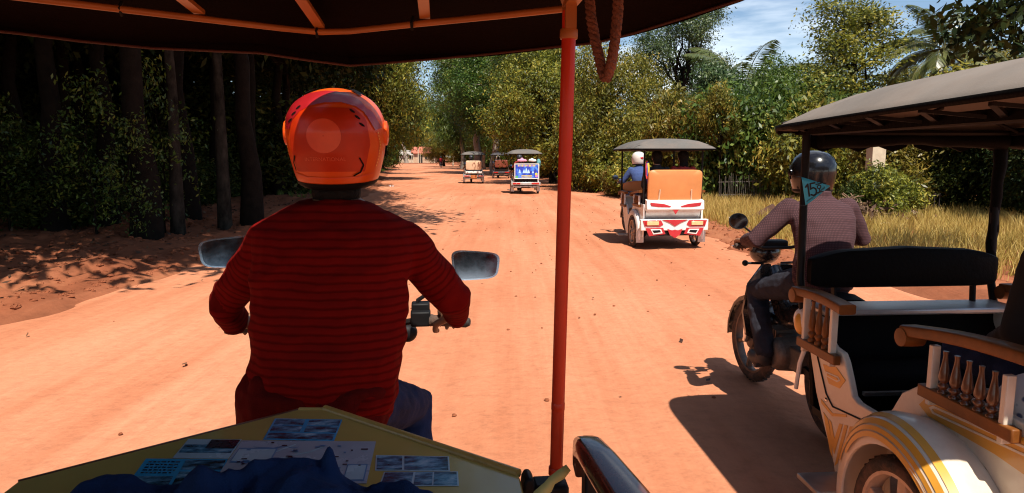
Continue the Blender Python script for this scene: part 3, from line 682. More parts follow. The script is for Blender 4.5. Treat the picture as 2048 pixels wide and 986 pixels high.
# house at the end of the road
TIN = M('red_tin_roof', (0.42, 0.12, 0.07), 0.6, var=0.2, scale=2)
WALLM = M('house_wall', (0.50, 0.34, 0.22), 0.85, var=0.2, scale=2)
DARKM = M('dark_opening', (0.02, 0.018, 0.016), 0.8)
def house(px, Y, w, d, h, rise, label, wall, roof):
    p = ground_at(px, Y); t = thing('house', label, 'house', p)
    mb = MB(); mb.box((0, 0, h / 2 - 0.1), (w, d, h + 0.2)); mb.build('wall', wall, t)
    mb = MB(); o = 0.5
    poly = [(-d / 2 - o, h - 0.15), (0, h + rise), (d / 2 + o, h - 0.15), (d / 2 + o, h - 0.27), (0, h + rise - 0.14), (-d / 2 - o, h - 0.27)]
    mb.prism(poly, w + 1.0, 'yz', -w / 2 - o); mb.build('roof', roof, t)
    mb = MB(); mb.box((-w * 0.15, -d / 2 - 0.02, 1.0), (0.9, 0.08, 2.0)); mb.build('door', DARKM, t)
    for k, xx in enumerate((0.12, 0.34)):
        mb = MB(); mb.box((w * xx, -d / 2 - 0.02, 1.4), (0.9, 0.08, 0.9)); wd = mb.build('window', DARKM, t)
        mb = MB(); mb.box((w * xx, -d / 2 - 0.05, 0.92), (1.1, 0.12, 0.07)); mb.build('sill', wall, wd)
    for xx in (-0.48, -0.16, 0.16, 0.48): mb = MB(); mb.bar((w * xx, -d / 2 - o + 0.05, 0), (w * xx, -d / 2 - o + 0.05, h - 0.25), 0.12, 0.12); mb.build('veranda_post', CREAM, t)
    return t
house(852, 175, 5.6, 5, 2.6, 1.5, 'red-roofed house at the bend, above the far red motorbike', WALLM, TIN)
house(822, 182, 5.0, 4, 2.2, 1.1, 'grey-roofed hut half hidden left of the red-roofed house', CREAM, M('grey_tin', (0.35, 0.31, 0.27), 0.6))
# leaning pale trunk by the bend
p = ground_at(811, 168); mb = MB(); mb.tube([(0.5, 0, -0.2), (0.2, 0, 1.9), (-0.15, 0, 3.9), (-0.75, 0, 5.8)], [0.55, 0.48, 0.42, 0.34], 10)
o = mb.build('dead_trunk', PALEBARK); o.location = p; tag(o, 'leaning pale dead trunk left of the red-roofed house at the bend', 'tree trunk')
for px, Y, hh, lab in [(838, 165, 3.4, 'thin pale pole beside the road in front of the red-roofed house'), (907, 118, 2.2, 'white post under the yellowish tree near the far red motorbike')]:
    p = ground_at(px, Y); mb = MB(); mb.tube([(0, 0, -0.2), (0.02, 0, hh)], [0.13, 0.11], 8); mb.lathe([(0.10, 0), (0.12, 0.03), (0.05, 0.12)], (0.02, 0, hh), n=8)
    o = mb.build('roadside_post', CREAM); o.location = p; tag(o, lab, 'post')
# ================================================================== VEHICLES
RUBBER = M('tyre_rubber', (0.025, 0.022, 0.020), 0.85, var=0.2, scale=20, dust=0.55, bump=0.3)
STEEL = M('bare_steel', (0.45, 0.43, 0.41), 0.35, metal=0.9, var=0.15, dust=0.3)
CHROME = M('chrome', (0.75, 0.75, 0.75), 0.12, metal=1.0, var=0.05, dust=0.12)
ALLOY = M('dusty_alloy', (0.50, 0.40, 0.32), 0.5, metal=0.3, var=0.2, scale=18, dust=0.6)
BLACKP = M('black_plastic', (0.008, 0.008, 0.009), 0.5, var=0.2, scale=20, dust=0.01, spec=0.15)
MOTORIM = M('dull_rim', (0.10, 0.075, 0.06), 0.5, metal=0.3, var=0.3, scale=18, dust=0.5)
BLACKM = M('black_painted_metal', (0.009, 0.008, 0.008), 0.5, var=0.2, dust=0.03, spec=0.15)
ENGINE = M('engine_metal', (0.16, 0.14, 0.12), 0.55, metal=0.5, var=0.3, scale=25, dust=0.5, bump=0.3)
GLASS = M('mirror_glass', (0.33, 0.33, 0.34), 0.05, metal=1.0, var=0.12, scale=30, dust=0.22, dustcol=(0.40, 0.34, 0.30))
TAIL = M('red_lens', (0.45, 0.015, 0.012), 0.2, coat=0.5)
AMBER = M('cream_lens', (0.80, 0.52, 0.25), 0.25, coat=0.4)
WOOD = M('varnished_wood', (0.11, 0.036, 0.012), 0.30, var=0.4, scale=10, coat=0.5, dust=0.10)
WOODO = M('orange_wood', (0.17, 0.055, 0.010), 0.42, var=0.4, scale=9, coat=0.10, dust=0.06, spec=0.25)
BLACKV = M('black_vinyl', (0.004, 0.0035, 0.0035), 0.6, var=0.25, scale=16, bump=0.25, bscale=60, spec=0.06)
WHITE = M('cream_white_paint', (0.72, 0.63, 0.50), 0.34, var=0.06, scale=6, coat=0.25, dust=0.38)
YELLOW = M('yellow_orange_paint', (0.70, 0.33, 0.035), 0.36, var=0.08, scale=7, coat=0.2, dust=0.25)
PWHITE = M('white_paint', (0.80, 0.78, 0.74), 0.35, var=0.05, dust=0.18, coat=0.2)
PRED = M('crimson_paint', (0.46, 0.02, 0.03), 0.32, var=0.1, dust=0.12, coat=0.3)
SILVER = M('silver_paint', (0.55, 0.54, 0.52), 0.35, metal=0.5, var=0.1, dust=0.3)
TOPGREY = M('grey_canvas_roof', (0.115, 0.107, 0.098), 0.8, var=0.15, scale=3, bump=0.2, bscale=200, dust=0.25)
TOPDUST = M('dusty_canvas_roof', (0.185, 0.158, 0.138), 0.85, var=0.15, scale=3, bump=0.10, bscale=220, dust=0.45, dustcol=(0.27, 0.19, 0.14), spec=0.2)
TOPBLACK = M('black_canvas_roof', (0.035, 0.035, 0.042), 0.8, var=0.2, scale=3, dust=0.15)
ORANGEV = M('orange_vinyl', (0.62, 0.235, 0.075), 0.42, var=0.10, scale=3, bump=0.12, bscale=9, dust=0.15)
CREAMV = M('cream_vinyl', (0.72, 0.50, 0.33), 0.45, var=0.12, scale=4, bump=0.12, dust=0.2)
BROWNV = M('red_brown_vinyl', (0.20, 0.045, 0.025), 0.45, var=0.15, scale=4, dust=0.15)

def wheel(parent, c, r, w, n_sp, rim_m, tilt=0.0, spoke_w=0.045, axis=(1, 0, 0)):
    c = Vector(c); ax = rotz(Vector(axis), tilt)
    mb = MB(); h = w / 2
    mb.lathe([(r * 0.80, -h * 0.75), (r * 0.80, h * 0.75), (r * 0.745, h * 0.72), (r * 0.72, 0.0), (r * 0.745, -h * 0.72), (r * 0.80, -h * 0.75)], c, ax, 32, cap=False)
    wh = mb.build('wheel', rim_m, parent)
    mb = MB()
    prof = [(r * 0.78, -h * 0.7), (r * 0.86, -h), (r * 0.95, -h * 0.85), (r * 0.995, -h * 0.4), (r, 0), (r * 0.995, h * 0.4), (r * 0.95, h * 0.85), (r * 0.86, h), (r * 0.78, h * 0.7)]
    mb.lathe(prof, c, ax, 40, cap=False)
    x, y, d = frame(ax)
    for k in range(40):
        a = 2 * math.pi * k / 40; u = x * math.cos(a) + y * math.sin(a); v = -x * math.sin(a) + y * math.cos(a)
        mb.bar(c + u * r * 0.985 - d * h * 0.5 + v * 0.006, c + u * r * 0.985 + d * h * 0.5 - v * 0.006, r * 0.05, r * 0.05, up=u)
    mb.build('tyre', RUBBER, wh, smooth=50)
    mb = MB(); mb.lathe([(r * 0.10, -h * 1.2), (r * 0.18, -h * 0.9), (r * 0.18, h * 0.9), (r * 0.10, h * 1.2)], c, ax, 16); mb.build('hub', rim_m, wh)
    for k in range(n_sp):
        a = 2 * math.pi * (k + 0.25) / n_sp; u = x * math.cos(a) + y * math.sin(a)
        mb = MB(); mb.bar(c + u * r * 0.13, c + u * r * 0.75, spoke_w * r / 0.25, h * 0.9, up=d); mb.build('spoke', rim_m, wh, bevel=0.004 if r > 0.2 and n_sp < 9 else 0)
    return wh

def fender_bulge(a): return 0.020 * math.exp(-((a - R(55)) / R(30)) ** 2) - 0.022 * math.exp(-((a - R(125)) / R(38)) ** 2)
def armrest(parent, sx, y0, y1, zt, wood, spn, up_m, slope=0.0, scroll=True, ins=0.09, sp_m=None, drop=0.24):
    """wooden rail on two uprights with turned spindles, along y"""
    x = sx * 0.537; mb = MB(); n = 9; rings = []
    for i in range(n):
        t = i / (n - 1); y = y1 + (y0 - y1) * t; z = zt + slope * t + 0.012 * math.sin(math.pi * t)
        w = 0.038 - 0.006 * math.sin(math.pi * t); h = 0.022
        rings.append([(x + w * math.copysign(abs(math.cos(a)) ** 0.3, math.cos(a)), y, z + h * math.copysign(abs(math.sin(a)) ** 0.3, math.sin(a))) for a in [2 * math.pi * (k + 0.5) / 16 for k in range(16)]])
    mb.loft(rings)
    a = mb.build('armrest', wood, parent, smooth=50)
    if scroll:
        mb = MB(); mb.lathe([(0.012, -0.042), (0.034, -0.040), (0.036, 0.0), (0.034, 0.040), (0.012, 0.042)], (x, y1 - 0.012, zt - 0.022), (1, 0, 0), 16); mb.build('scroll', wood, a)
    zb = zt - drop; ya = y1 - ins; yb = y0 + 0.10
    for y in (ya, yb): mb = MB(); mb.bar((x, y, zb - 0.04), (x, y, zt - 0.015), 0.022, 0.03); mb.build('upright', up_m, a, bevel=0.003)
    mb = MB(); mb.box((x + sx * 0.002, (ya + yb) / 2, zb), (0.034, abs(ya - yb) + 0.10, 0.045)); mb.build('lower_rail', wood, a, bevel=0.005)
    for i in range(spn):
        y = ya + (yb - ya) * (i + 1) / (spn + 1); mb = MB(); H = zt - 0.02 - zb
        mb.lathe([(r_, zb + h * H) for r_, h in ((0.012, 0.06), (0.016, 0.11), (0.018, 0.15), (0.010, 0.20), (0.016, 0.25), (0.018, 0.29), (0.010, 0.34), (0.017, 0.40), (0.018, 0.46), (0.015, 0.58), (0.010, 0.75), (0.007, 0.90), (0.009, 0.99))], (x, y, 0), (0, 0, 1), 12)
        mb.build('spindle', sp_m or wood, a, smooth=60)
    return a

def pad(mb, x0, x1, y0, y1, z0, z1, r=0.04, puff=0.02):
    """upholstered cushion with rounded edges"""
    rings = []; xc, yc = (x0 + x1) / 2, (y0 + y1) / 2; hx, hy = (x1 - x0) / 2, (y1 - y0) / 2; n = 28
    for t, ins in ((0, r), (0.12, r * 0.3), (0.3, 0), (0.7, 0), (0.88, r * 0.3), (1.0, r), (1.0 + puff / max(0.02, (z1 - z0)), r * 2.6)):
        ring = []
        for k in range(n):
            a = 2 * math.pi * k / n; ca, sa = math.cos(a), math.sin(a); e = 0.25
            ring.append((xc + (hx - ins) * math.copysign(abs(ca) ** e, ca), yc + (hy - ins) * math.copysign(abs(sa) ** e, sa), z0 + (z1 - z0) * t))
        rings.append(ring)
    mb.loft(rings)
def vpad(mb, x0, x1, z0, z1, y, th, sag=0.0, lean=0.0, puff=0.012):
    """upright padded backrest, faces +y and -y"""
    rings = []; n = 36; xc, zc = (x0 + x1) / 2, (z0 + z1) / 2; hx, hz = (x1 - x0) / 2, (z1 - z0) / 2
    for t, s in ((-0.5 - puff / th, 0.6), (-0.5, 0.95), (-0.3, 1.0), (0.3, 1.0), (0.5, 0.95), (0.5 + puff / th, 0.6)):
        ring = []
        for k in range(n):
            a = 2 * math.pi * k / n; ca, sa = math.cos(a), math.sin(a); e = 0.22
            xx = hx * s * math.copysign(abs(ca) ** e, ca); zz = hz * s * math.copysign(abs(sa) ** e, sa)
            if s < 0.8: xx *= 1.15; zz *= 1.15
            zz -= sag * max(0, zz / hz) * (abs(xx) / hx) ** 3
            ring.append((xc + xx, y + th * t + lean * (zz + hz), zc + zz))
        rings.append(ring)
    mb.loft(rings)

SIDE = [(0.763, 0.764), (0.70, 0.62), (0.623, 0.441), (0.53, 0.30), (0.439, 0.173), (0.42, 0.12), (0.20, 0.13)] + \
       [(-0.25 + 0.33 * math.cos(R(a)), 0.275 + 0.33 * math.sin(R(a))) for a in range(-15, 200, 15)] + \
       [(-0.63, 0.20), (-0.68, 0.45), (-0.70, 0.76), (-0.45, 0.765), (-0.175, 0.751), (-0.076, 0.72), (0.013, 0.66), (0.06, 0.58), (0.10, 0.53), (0.14, 0.517), (0.29, 0.516), (0.33, 0.53), (0.355, 0.58), (0.40, 0.66), (0.43, 0.692), (0.50, 0.70), (0.56, 0.735), (0.62, 0.80), (0.70, 0.815)]

def roof_parts(t, top, zr=0.0, hx=0.74, y0=-0.80, y1=0.88, ribs=True, framem=None, crown=0.235, seed=1, pitch=0.0):
    framem = framem or BLACKM; n = 72; yc, hy = (y0 + y1) / 2, (y1 - y0) / 2; rg = np.random.default_rng(seed)
    def ring(s, z, e=0.22, wav=0.0):
        out = []
        for k in range(n):
            a = 2 * math.pi * k / n; ca, sa = math.cos(a), math.sin(a)
            w = wav * math.cos(8 * a)
            out.append((hx * s * math.copysign(abs(ca) ** e, ca), yc + hy * s * math.copysign(abs(sa) ** e, sa), z + w + zr + pitch * (y1 - (yc + hy * s * math.copysign(abs(sa) ** e, sa)))))
        return out
    mb = MB()
    mb.loft([ring(1.0, 1.676), ring(0.995, 1.688), ring(0.95, 1.672 + crown * 0.20, wav=0.003), ring(0.86, 1.672 + crown * 0.42, 0.26, 0.006), ring(0.70, 1.672 + crown * 0.70, 0.30, 0.006), ring(0.5, 1.672 + crown * 0.87, 0.35, 0.004), ring(0.28, 1.672 + crown * 0.96, 0.42), ring(0.10, 1.672 + crown * 0.995, 0.5), ring(0.002, 1.672 + crown, 0.6)], cap=False)
    r = mb.build('roof', top, t, smooth=60)
    so = r.modifiers.new('thickness', 'SOLIDIFY'); so.thickness = 0.008; so.offset = -1
    mb = MB(); a = ring(1.004, 1.690); b = [(x, y, z - 0.020 - 0.008 * rg.uniform(0, 1) - 0.010 * (math.sin(k * 1.3) > 0.6)) for k, (x, y, z) in enumerate(ring(1.0, 1.690))]
    mb.loft([a, b], cap=False); hem = mb.build('hem', BLACKV, r); so = hem.modifiers.new('thickness', 'SOLIDIFY'); so.thickness = 0.005; so.offset = -1
    zt = 1.665 + zr
    for p, q in (((-0.5, y0 + 0.08), (-0.5, y1 - 0.06)), ((0.5, y0 + 0.08), (0.5, y1 - 0.06)), ((-0.5, y0 + 0.08), (0.5, y0 + 0.08)), ((-0.5, y1 - 0.06), (0.5, y1 - 0.06))):
        mb = MB(); mb.tube([(p[0], p[1], zt), (q[0], q[1], zt)], 0.013, 8); mb.build('roof_rail', framem, t)
    if ribs:
        for i in range(4):
            y = y0 + 0.14 + (y1 - y0 - 0.26) * i / 3
            mb = MB(); mb.tube([(x_, y, 1.672 + zr + pitch * (y1 - y) - 0.024 + crown * float(np.interp(max(abs(x_) / hx, abs(y - yc) / hy), [0.1, 0.28, 0.5, 0.7, 0.86, 0.95, 1], [0.99, 0.96, 0.87, 0.70, 0.42, 0.20, 0.02]))) for x_ in (-0.68, -0.6, -0.45, -0.3, 0, 0.3, 0.45, 0.6, 0.68)], 0.009, 7); rb = mb.build('roof_rib', framem, t)
            for sx in (-1, 1): mb = MB(); mb.tube([(sx * 0.5, y, zt), (sx * 0.30, y, zt + crown * 0.4)], 0.008, 6); mb.build('strut', framem, rb)
    return r

def cart(label, loc, rz, paint, accent, seat_m, back_m, top, wood, rear=None, detail=1, group=None, rim=ALLOY, zr=0.0, crown=0.235, spindles=5, tx=0.655, y0=-0.80, pitch=0.0, shaded_wood=None):
    t = thing('passenger_cart', label, 'tuk-tuk cart', loc, rz, group)
    mb = MB(); mb.box((0, 0.03, 0.325), (0.96, 1.36, 0.035)); mb.build('floor', BLACKM, t)
    for sx in (-1, 1):
        mb = MB(); mb.prism(SIDE, 0.03 * sx, 'yz', 0.485 * sx); sp = mb.build('side_panel', paint, t, bevel=0.006 if detail > 1 else 0.003)
        # fender
        mb = MB(); rings = []
        for k in range(23):
            a = R(-14 + 214 * k / 22); g = fender_bulge(a)
            sec = [(0.513, 0.352), (0.60, 0.375), (0.645, 0.374), (0.685, 0.358), (0.712, 0.325), (0.722, 0.278 - g), (0.712, 0.278 - g), (0.700, 0.318), (0.645, 0.355), (0.513, 0.338)]
            rings.append([(sx * (0.513 + (x_ - 0.513) * (tx - 0.50) / 0.155), -0.25 + (r_ + g) * math.cos(a), 0.275 + (r_ + g) * math.sin(a)) for x_, r_ in sec])
        mb.loft(rings); fd = mb.build('fender', paint, t, smooth=45)
        mb = MB(); mb.box((sx * (tx - 0.015), -0.60, 0.20), (0.13, 0.006, 0.19)); mb.build('mudflap', STEEL if detail else BLACKP, t)
        wheel(t, (sx * tx, -0.25, 0.255), 0.255, 0.085, 5, rim)
        mb = MB(); mb.box((sx * 0.60, 0.32, 0.14), (0.20, 0.18, 0.022)); st = mb.build('step', STEEL, t, bevel=0.004)
        mb = MB(); mb.bar((sx * 0.49, 0.31, 0.155), (sx * 0.60, 0.32, 0.125), 0.03, 0.02); mb.build('bracket', BLACKM, st)
        for y in (-0.62, 0.86):
            mb = MB(); mb.tube([(sx * 0.5, y if y < 0 else 0.80, 0.74), (sx * 0.5, y, 0.95), (sx * 0.5, y + (0.0 if y < 0 else 0.02), 1.67 + zr)], 0.016 if not detail > 1 else 0.019, 10); mb.build('post', BLACKM, t)
        if detail:
            armrest(t, sx, 0.37, 0.80, 0.90, wood, 3 if spindles > 3 else 2, paint, 0.0)
            armrest(t, sx, -0.60, -0.03, 0.915, wood, spindles, paint, 0.06, ins=0.145, sp_m=shaded_wood, drop=0.19)  # rear spindles in darker wood, shade put into their colour
    mb = MB(); mb.prism([(0.70, 0.34), (0.735, 0.34), (0.82, 0.80), (0.785, 0.80)], 0.96, 'yz', -0.48); mb.build('front_panel', BLACKV if detail > 1 else paint, t, bevel=0.004)
    mb = MB(); mb.box((0, 0.73, 0.822), (0.98, 0.20, 0.028)); mb.build('front_ledge', SILVER if detail > 1 else paint, t, bevel=0.008)
    mb = MB(); pad(mb, -0.46, 0.46, 0.42, 0.70, 0.45, 0.60); mb.build('front_seat', seat_m, t)
    mb = MB(); vpad(mb, -0.49, 0.47, 0.915, 1.115, 0.80, 0.07, sag=0.05); fb = mb.build('front_backrest', seat_m if detail > 1 else back_m, t)
    for sx in (-0.36, 0.36): mb = MB(); mb.bar((sx, 0.79, 0.83), (sx, 0.80, 0.95), 0.03, 0.012); mb.build('bracket', BLACKM, fb)
    mb = MB(); pad(mb, -0.47, 0.47, -0.62, -0.14, 0.46, 0.64); mb.build('rear_seat', seat_m, t)
    mb = MB(); mb.box((0, -0.36, 0.39), (0.94, 0.48, 0.12)); mb.build('seat_box', BLACKM, t)
    mb = MB(); vpad(mb, -0.46, 0.46, 0.80, 1.34, -0.70, 0.09, lean=-0.06); mb.build('rear_backrest', back_m, t)
    roof_parts(t, top, zr, crown=crown, y0=y0, pitch=pitch)
    # draw bar to the motorcycle
    mb = MB(); mb.tube([(-0.25, 0.68, 0.34), (-0.12, 0.92, 0.42), (0, 1.08, 0.58)], 0.02, 8); mb.tube([(0.25, 0.68, 0.34), (0.12, 0.92, 0.42), (0, 1.08, 0.58)], 0.02, 8); mb.tube([(0, 1.08, 0.56), (0, 1.10, 0.70)], 0.025, 8); mb.build('draw_bar', BLACKM, t)
    mb = MB(); mb.tube([(-0.62, -0.25, 0.255), (0.62, -0.25, 0.255)], 0.022, 8); mb.build('axle', BLACKM, t)
    # rear
    if rear: rear(t)
    return t

def poly_xz(parent, name, mat, pts, y, th=0.012):
    mb = MB(); mb.prism(pts, -th, 'xz', y); return mb.build(name, mat, parent, bevel=0.002)
def mirrorx(p): return [(-x, z) for x, z in p][::-1]

def rear_crimson(t):
    mb = MB(); mb.prism([(-0.68, 0.85), (-0.80, 0.83), (-0.82, 0.68), (-0.70, 0.655)], 0.98, 'yz', -0.49); lg = mb.build('rear_ledge', PWHITE, t, bevel=0.008)
    wing = [(-0.44, 0.80), (-0.20, 0.775), (-0.08, 0.735), (-0.10, 0.72), (-0.30, 0.725), (-0.42, 0.745)]
    for k in (wing, mirrorx(wing)): poly_xz(lg, 'painted_wing', PRED, k, -0.815, 0.006)
    mb = MB(); mb.prism([(-0.70, 0.66), (-0.66, 0.66), (-0.60, 0.50), (-0.64, 0.50)], 0.94, 'yz', -0.47); mb.build('lower_panel', SILVER, t)
    poly_xz(lg, 'painted_point', PRED, [(-0.06, 0.69), (0.06, 0.69), (0.0, 0.60)], -0.806, 0.008)
    mb = MB(); mb.box((0, -0.74, 0.42), (1.16, 0.10, 0.19)); bp = mb.build('rear_bumper', PWHITE, t, bevel=0.012)
    mb = MB(); mb.box((0, -0.72, 0.30), (0.86, 0.10, 0.12)); mb.build('bumper_skirt', BLACKM, t)
    y = -0.793
    a = [(-0.55, 0.50), (-0.24, 0.505), (-0.20, 0.43), (-0.26, 0.395), (-0.52, 0.40)]
    for k in (a, mirrorx(a)): poly_xz(bp, 'red_panel', PRED, k, y, 0.008)
    v = [(-0.22, 0.512), (0.22, 0.512), (0.10, 0.46), (0.0, 0.40), (-0.10, 0.46)]; poly_xz(bp, 'red_chevron', PRED, v, y, 0.010)
    for sx in (-1, 1):
        mb = MB(); mb.box((sx * 0.38, -0.808, 0.452), (0.20, 0.012, 0.065)); lt = mb.build('tail_light', AMBER, bp, bevel=0.004)
        mb = MB(); mb.box((sx * 0.49, -0.806, 0.455), (0.04, 0.010, 0.055)); mb.build('reflector', TAIL, bp)
        b = [(sx * q, z) for q, z in ((0.50, 0.375), (0.20, 0.375), (0.16, 0.27), (0.44, 0.235))]; poly_xz(bp, 'red_skirt', PRED, b if sx > 0 else b[::-1], y + 0.01, 0.02)
        b = [(sx * q, z) for q, z in ((0.42, 0.355), (0.24, 0.355), (0.21, 0.285), (0.37, 0.265))]; poly_xz(bp, 'white_frame', PWHITE, b, y - 0.012, 0.006)
        b = [(sx * q, z) for q, z in ((0.39, 0.335), (0.26, 0.34), (0.24, 0.305), (0.36, 0.29))]; poly_xz(bp, 'dark_slot', BLACKP, b, y - 0.019, 0.004)
    crest = [(-0.13, 0.36), (-0.05, 0.33), (0, 0.345), (0.05, 0.33), (0.13, 0.36), (0.09, 0.26), (0.0, 0.20), (-0.09, 0.26)]; poly_xz(bp, 'red_crest', PRED, crest, y - 0.004, 0.014)
    for sx in (-0.28, 0.28): mb = MB(); mb.bar((sx, -0.755, 0.83), (sx * 0.96, -0.79, 1.01), 0.022, 0.016); mb.build('strap', CREAMV, t)
def rear_bar(light=SILVER, plate=None, ledge=None):
    def f(t):
        mb = MB(); mb.box((0, -0.72, 0.44), (1.24, 0.10, 0.12)); bp = mb.build('rear_bumper', light, t, bevel=0.01)
        for sx in (-1, 1):
            mb = MB(); mb.box((sx * 0.40, -0.778, 0.445), (0.32, 0.015, 0.07)); mb.build('tail_light', TAIL, bp, bevel=0.004)
            mb = MB(); mb.tube([(sx * 0.45, -0.70, 0.38), (sx * 0.45, -0.74, 0.28), (sx * 0.20, -0.74, 0.28)], 0.014, 6); mb.build('tow_hook', STEEL, bp)
            for q in (0.12, 0.28): mb = MB(); mb.bar((sx * q, -0.73, 0.38), (sx * q, -0.73, 0.24), 0.03, 0.012); mb.build('hanger', BLACKM, bp)
        mb = MB(); mb.box((0, -0.70, 0.32), (1.1, 0.05, 0.05)); mb.build('lower_bar', STEEL, t, bevel=0.005)
        if plate: mb = MB(); mb.box((0, -0.782, 0.40), (0.36, 0.016, 0.20)); mb.build('plate_board', plate, bp, bevel=0.004)
        if ledge: mb = MB(); mb.box((0, -0.74, 0.66), (0.94, 0.09, 0.13)); mb.build('rear_ledge', ledge, t, bevel=0.015)
        mb = MB(); mb.box((0, -0.68, 0.58), (0.96, 0.04, 0.20)); mb.build('rear_panel', BLACKM, t)
    return f

# ---- motorcycles
def moto(label, loc, rz, paint, group=None, steer=0.0, lean=0.0, mirrors='round', hz=1.03, mir_out=0.36, mir_z=1.17, detail=1, bw=1.0, ind_z=0.0, mir_n=None, mir_dz=0.0, rear_y=-0.42):
    t = thing('motorcycle', label, 'motorcycle', loc, rz, group); t.rotation_euler = (0, lean, rz)
    fa = Vector((0, 0.60, 0.285)); ra = Vector((0, rear_y, 0.285)); dy = rear_y + 0.58
    def ry(y): return y + dy * min(1.0, max(0.0, (-y - 0.1) / 0.45))
    wheel(t, ra, 0.285, 0.085, 6, MOTORIM, spoke_w=0.024)
    wheel(t, fa, 0.285, 0.075, 6, MOTORIM, tilt=steer, spoke_w=0.024)
    head = Vector((0, 0.36, 0.86)); sd = rotz((1, 0, 0), steer)
    for s in (-1, 1):
        mb = MB(); mb.tube([head + sd * s * 0.065 + Vector((0, 0.02, -0.05)), fa + sd * s * 0.065], [0.022, 0.020], 10); mb.build('fork_leg', CHROME, t)
    mb = MB(); rings = []
    for k in range(10):
        a = R(-5 + 150 * k / 9); rings.append([fa + rotz(Vector((x, 0, 0)), steer) + rotz(Vector((0, math.cos(a), math.sin(a))), steer) * (0.315 + dz) for x, dz in ((-0.055, -0.03), (-0.05, 0.0), (0, 0.012), (0.05, 0.0), (0.055, -0.03))])
    mb.loft(rings, cap=False, closed=False); f_ = mb.build('front_fender', paint, t); q = f_.modifiers.new('thickness', 'SOLIDIFY'); q.thickness = 0.004
    # handlebar with grips, levers, switch boxes
    hb = Vector((0, 0.30, hz)); mb = MB()
    pts = [hb + rotz(Vector(p), steer) for p in ((-0.33 * bw, -0.07, 0.0), (-0.20 * bw, -0.02, 0.0), (-0.09, 0.03, -0.03), (0.09, 0.03, -0.03), (0.20 * bw, -0.02, 0.0), (0.33 * bw, -0.07, 0.0))]
    mb.tube(pts, 0.011, 8); bar = mb.build('handlebar', BLACKM, t)
    for s, a, b in ((-1, pts[0], pts[1]), (1, pts[5], pts[4])):
        d = (b - a).normalized()
        mb = MB(); mb.tube([a - d * 0.012, a, a + d * 0.11, a + d * 0.12], [0.012, 0.018, 0.018, 0.021], 10); mb.build('grip', RUBBER, bar)
        mb = MB(); mb.box(a + d * 0.155 + Vector((0, 0, 0.006)), (0.065, 0.05, 0.05)); mb.box(a + d * 0.155 + Vector((0, 0.03, 0.035)), (0.06, 0.05, 0.035)); mb.build('switch_box', BLACKP, bar, bevel=0.006)
        mb = MB(); mb.tube([a + d * 0.15 + Vector((0, 0.04, 0)), a + d * 0.05 + Vector((0, 0.06, -0.005)), a - d * 0.01 + Vector((0, 0.05, -0.01))], [0.007, 0.006, 0.008], 6); mb.build('lever', CHROME, bar)
        mh = a + d * 0.165; mc = hb + rotz(Vector((s * (mir_out - (0.028 if s < 0 and bw > 1 else 0)), -0.02, mir_z - hz - s * mir_dz)), steer)
        mb = MB(); mb.tube([mh + Vector((0, 0.02, 0.02)), mh + Vector((0, 0.02, 0.06)), mc.lerp(mh, 0.45) + Vector((0, 0.035, 0.03)), mc + Vector((0, 0.035, -0.02)), mc + Vector((0, 0.02, 0))], [0.010, 0.007, 0.006, 0.006, 0.010], 8)
        mir = mb.build('mirror', BLACKP, bar)
        n = 32; ex = 0.45 if mirrors == 'square' else 0.95
        hw, hh = (0.075, 0.046) if mirrors == 'square' else (0.058, 0.050)
        fwd = (Vector(mir_n[0 if s > 0 else 1]) if mir_n else Vector((s * 0.05, -1, 0.28))).normalized(); xx = Vector((0, 0, 1)).cross(fwd).normalized(); yy = fwd.cross(xx)
        def rr(k_, o_):
            out = []
            for k in range(n):
                a_ = 2 * math.pi * k / n; ca, sa = math.cos(a_), math.sin(a_)
                u = hw * math.copysign(abs(ca) ** ex, ca) * k_; v = hh * math.copysign(abs(sa) ** ex, sa) * k_
                if mirrors == 'square': v *= 1 + 0.14 * (-s) * (u / hw) * 1.0 * (1 if v > 0 else 0.6); u *= 1 + 0.08 * (v / hh)
                out.append(mc + xx * u + yy * v + fwd * o_)
            return out
        mb = MB(); mb.loft([rr(0.55, -0.028), rr(0.85, -0.022), rr(1.0, -0.008), rr(1.02, 0.004), rr(0.94, 0.005)]); mb.build('mirror_shell', BLACKP, bar)
        mb = MB(); mb.add(rr(0.93, 0.0065), [tuple(range(n))]); mb.build('mirror_glass', GLASS, bar, smooth=0)
        mb = MB(); mb.loft([rr(1.025, 0.001), rr(1.025, 0.008), rr(0.93, 0.008), rr(0.93, 0.001)]); mb.build('mirror_rim', CHROME if mirrors == 'square' else BLACKP, bar)
    # headlamp, instruments, leg shield, body, seat, engine
    mb = MB(); mb.ell(head + rotz(Vector((0, 0.13, 0.06)), steer), (0.10, 0.10, 0.085)); mb.build('headlamp', paint, t)
    mb = MB(); mb.ell(head + Vector((0, 0.205, 0.06)), (0.07, 0.035, 0.06)); mb.build('headlamp_lens', GLASS, t)
    mb = MB(); mb.box(head + Vector((0, 0.03, 0.13)), (0.17, 0.09, 0.05)); mb.build('instruments', BLACKP, t, bevel=0.015)
    for s in (-1, 1):
        mb = MB(); mb.ell(head + Vector((s * 0.175, 0.05, ind_z)), (0.034 if bw > 1 else 0.020,) * 3, 16, 10); ind = mb.build('indicator', BLACKP, t)
        mb = MB(); mb.tube([head + Vector((s * 0.06, 0.03, 0)), head + Vector((s * 0.16, 0.05, ind_z))], 0.009, 6); mb.build('indicator_stalk', BLACKP, ind)
        mb = MB(); mb.loft([[head + Vector((s * x, y, z)) for x, y in ((0.03, 0.02), (w, -0.02 - 0.06 * (w - 0.1)), (w, -0.05), (0.03, -0.02))] for w, z in ((0.10, 0.0), (0.19, -0.12), (0.22, -0.30), (0.19, -0.46), (0.08, -0.52))]); mb.build('leg_shield', paint, t, smooth=60)
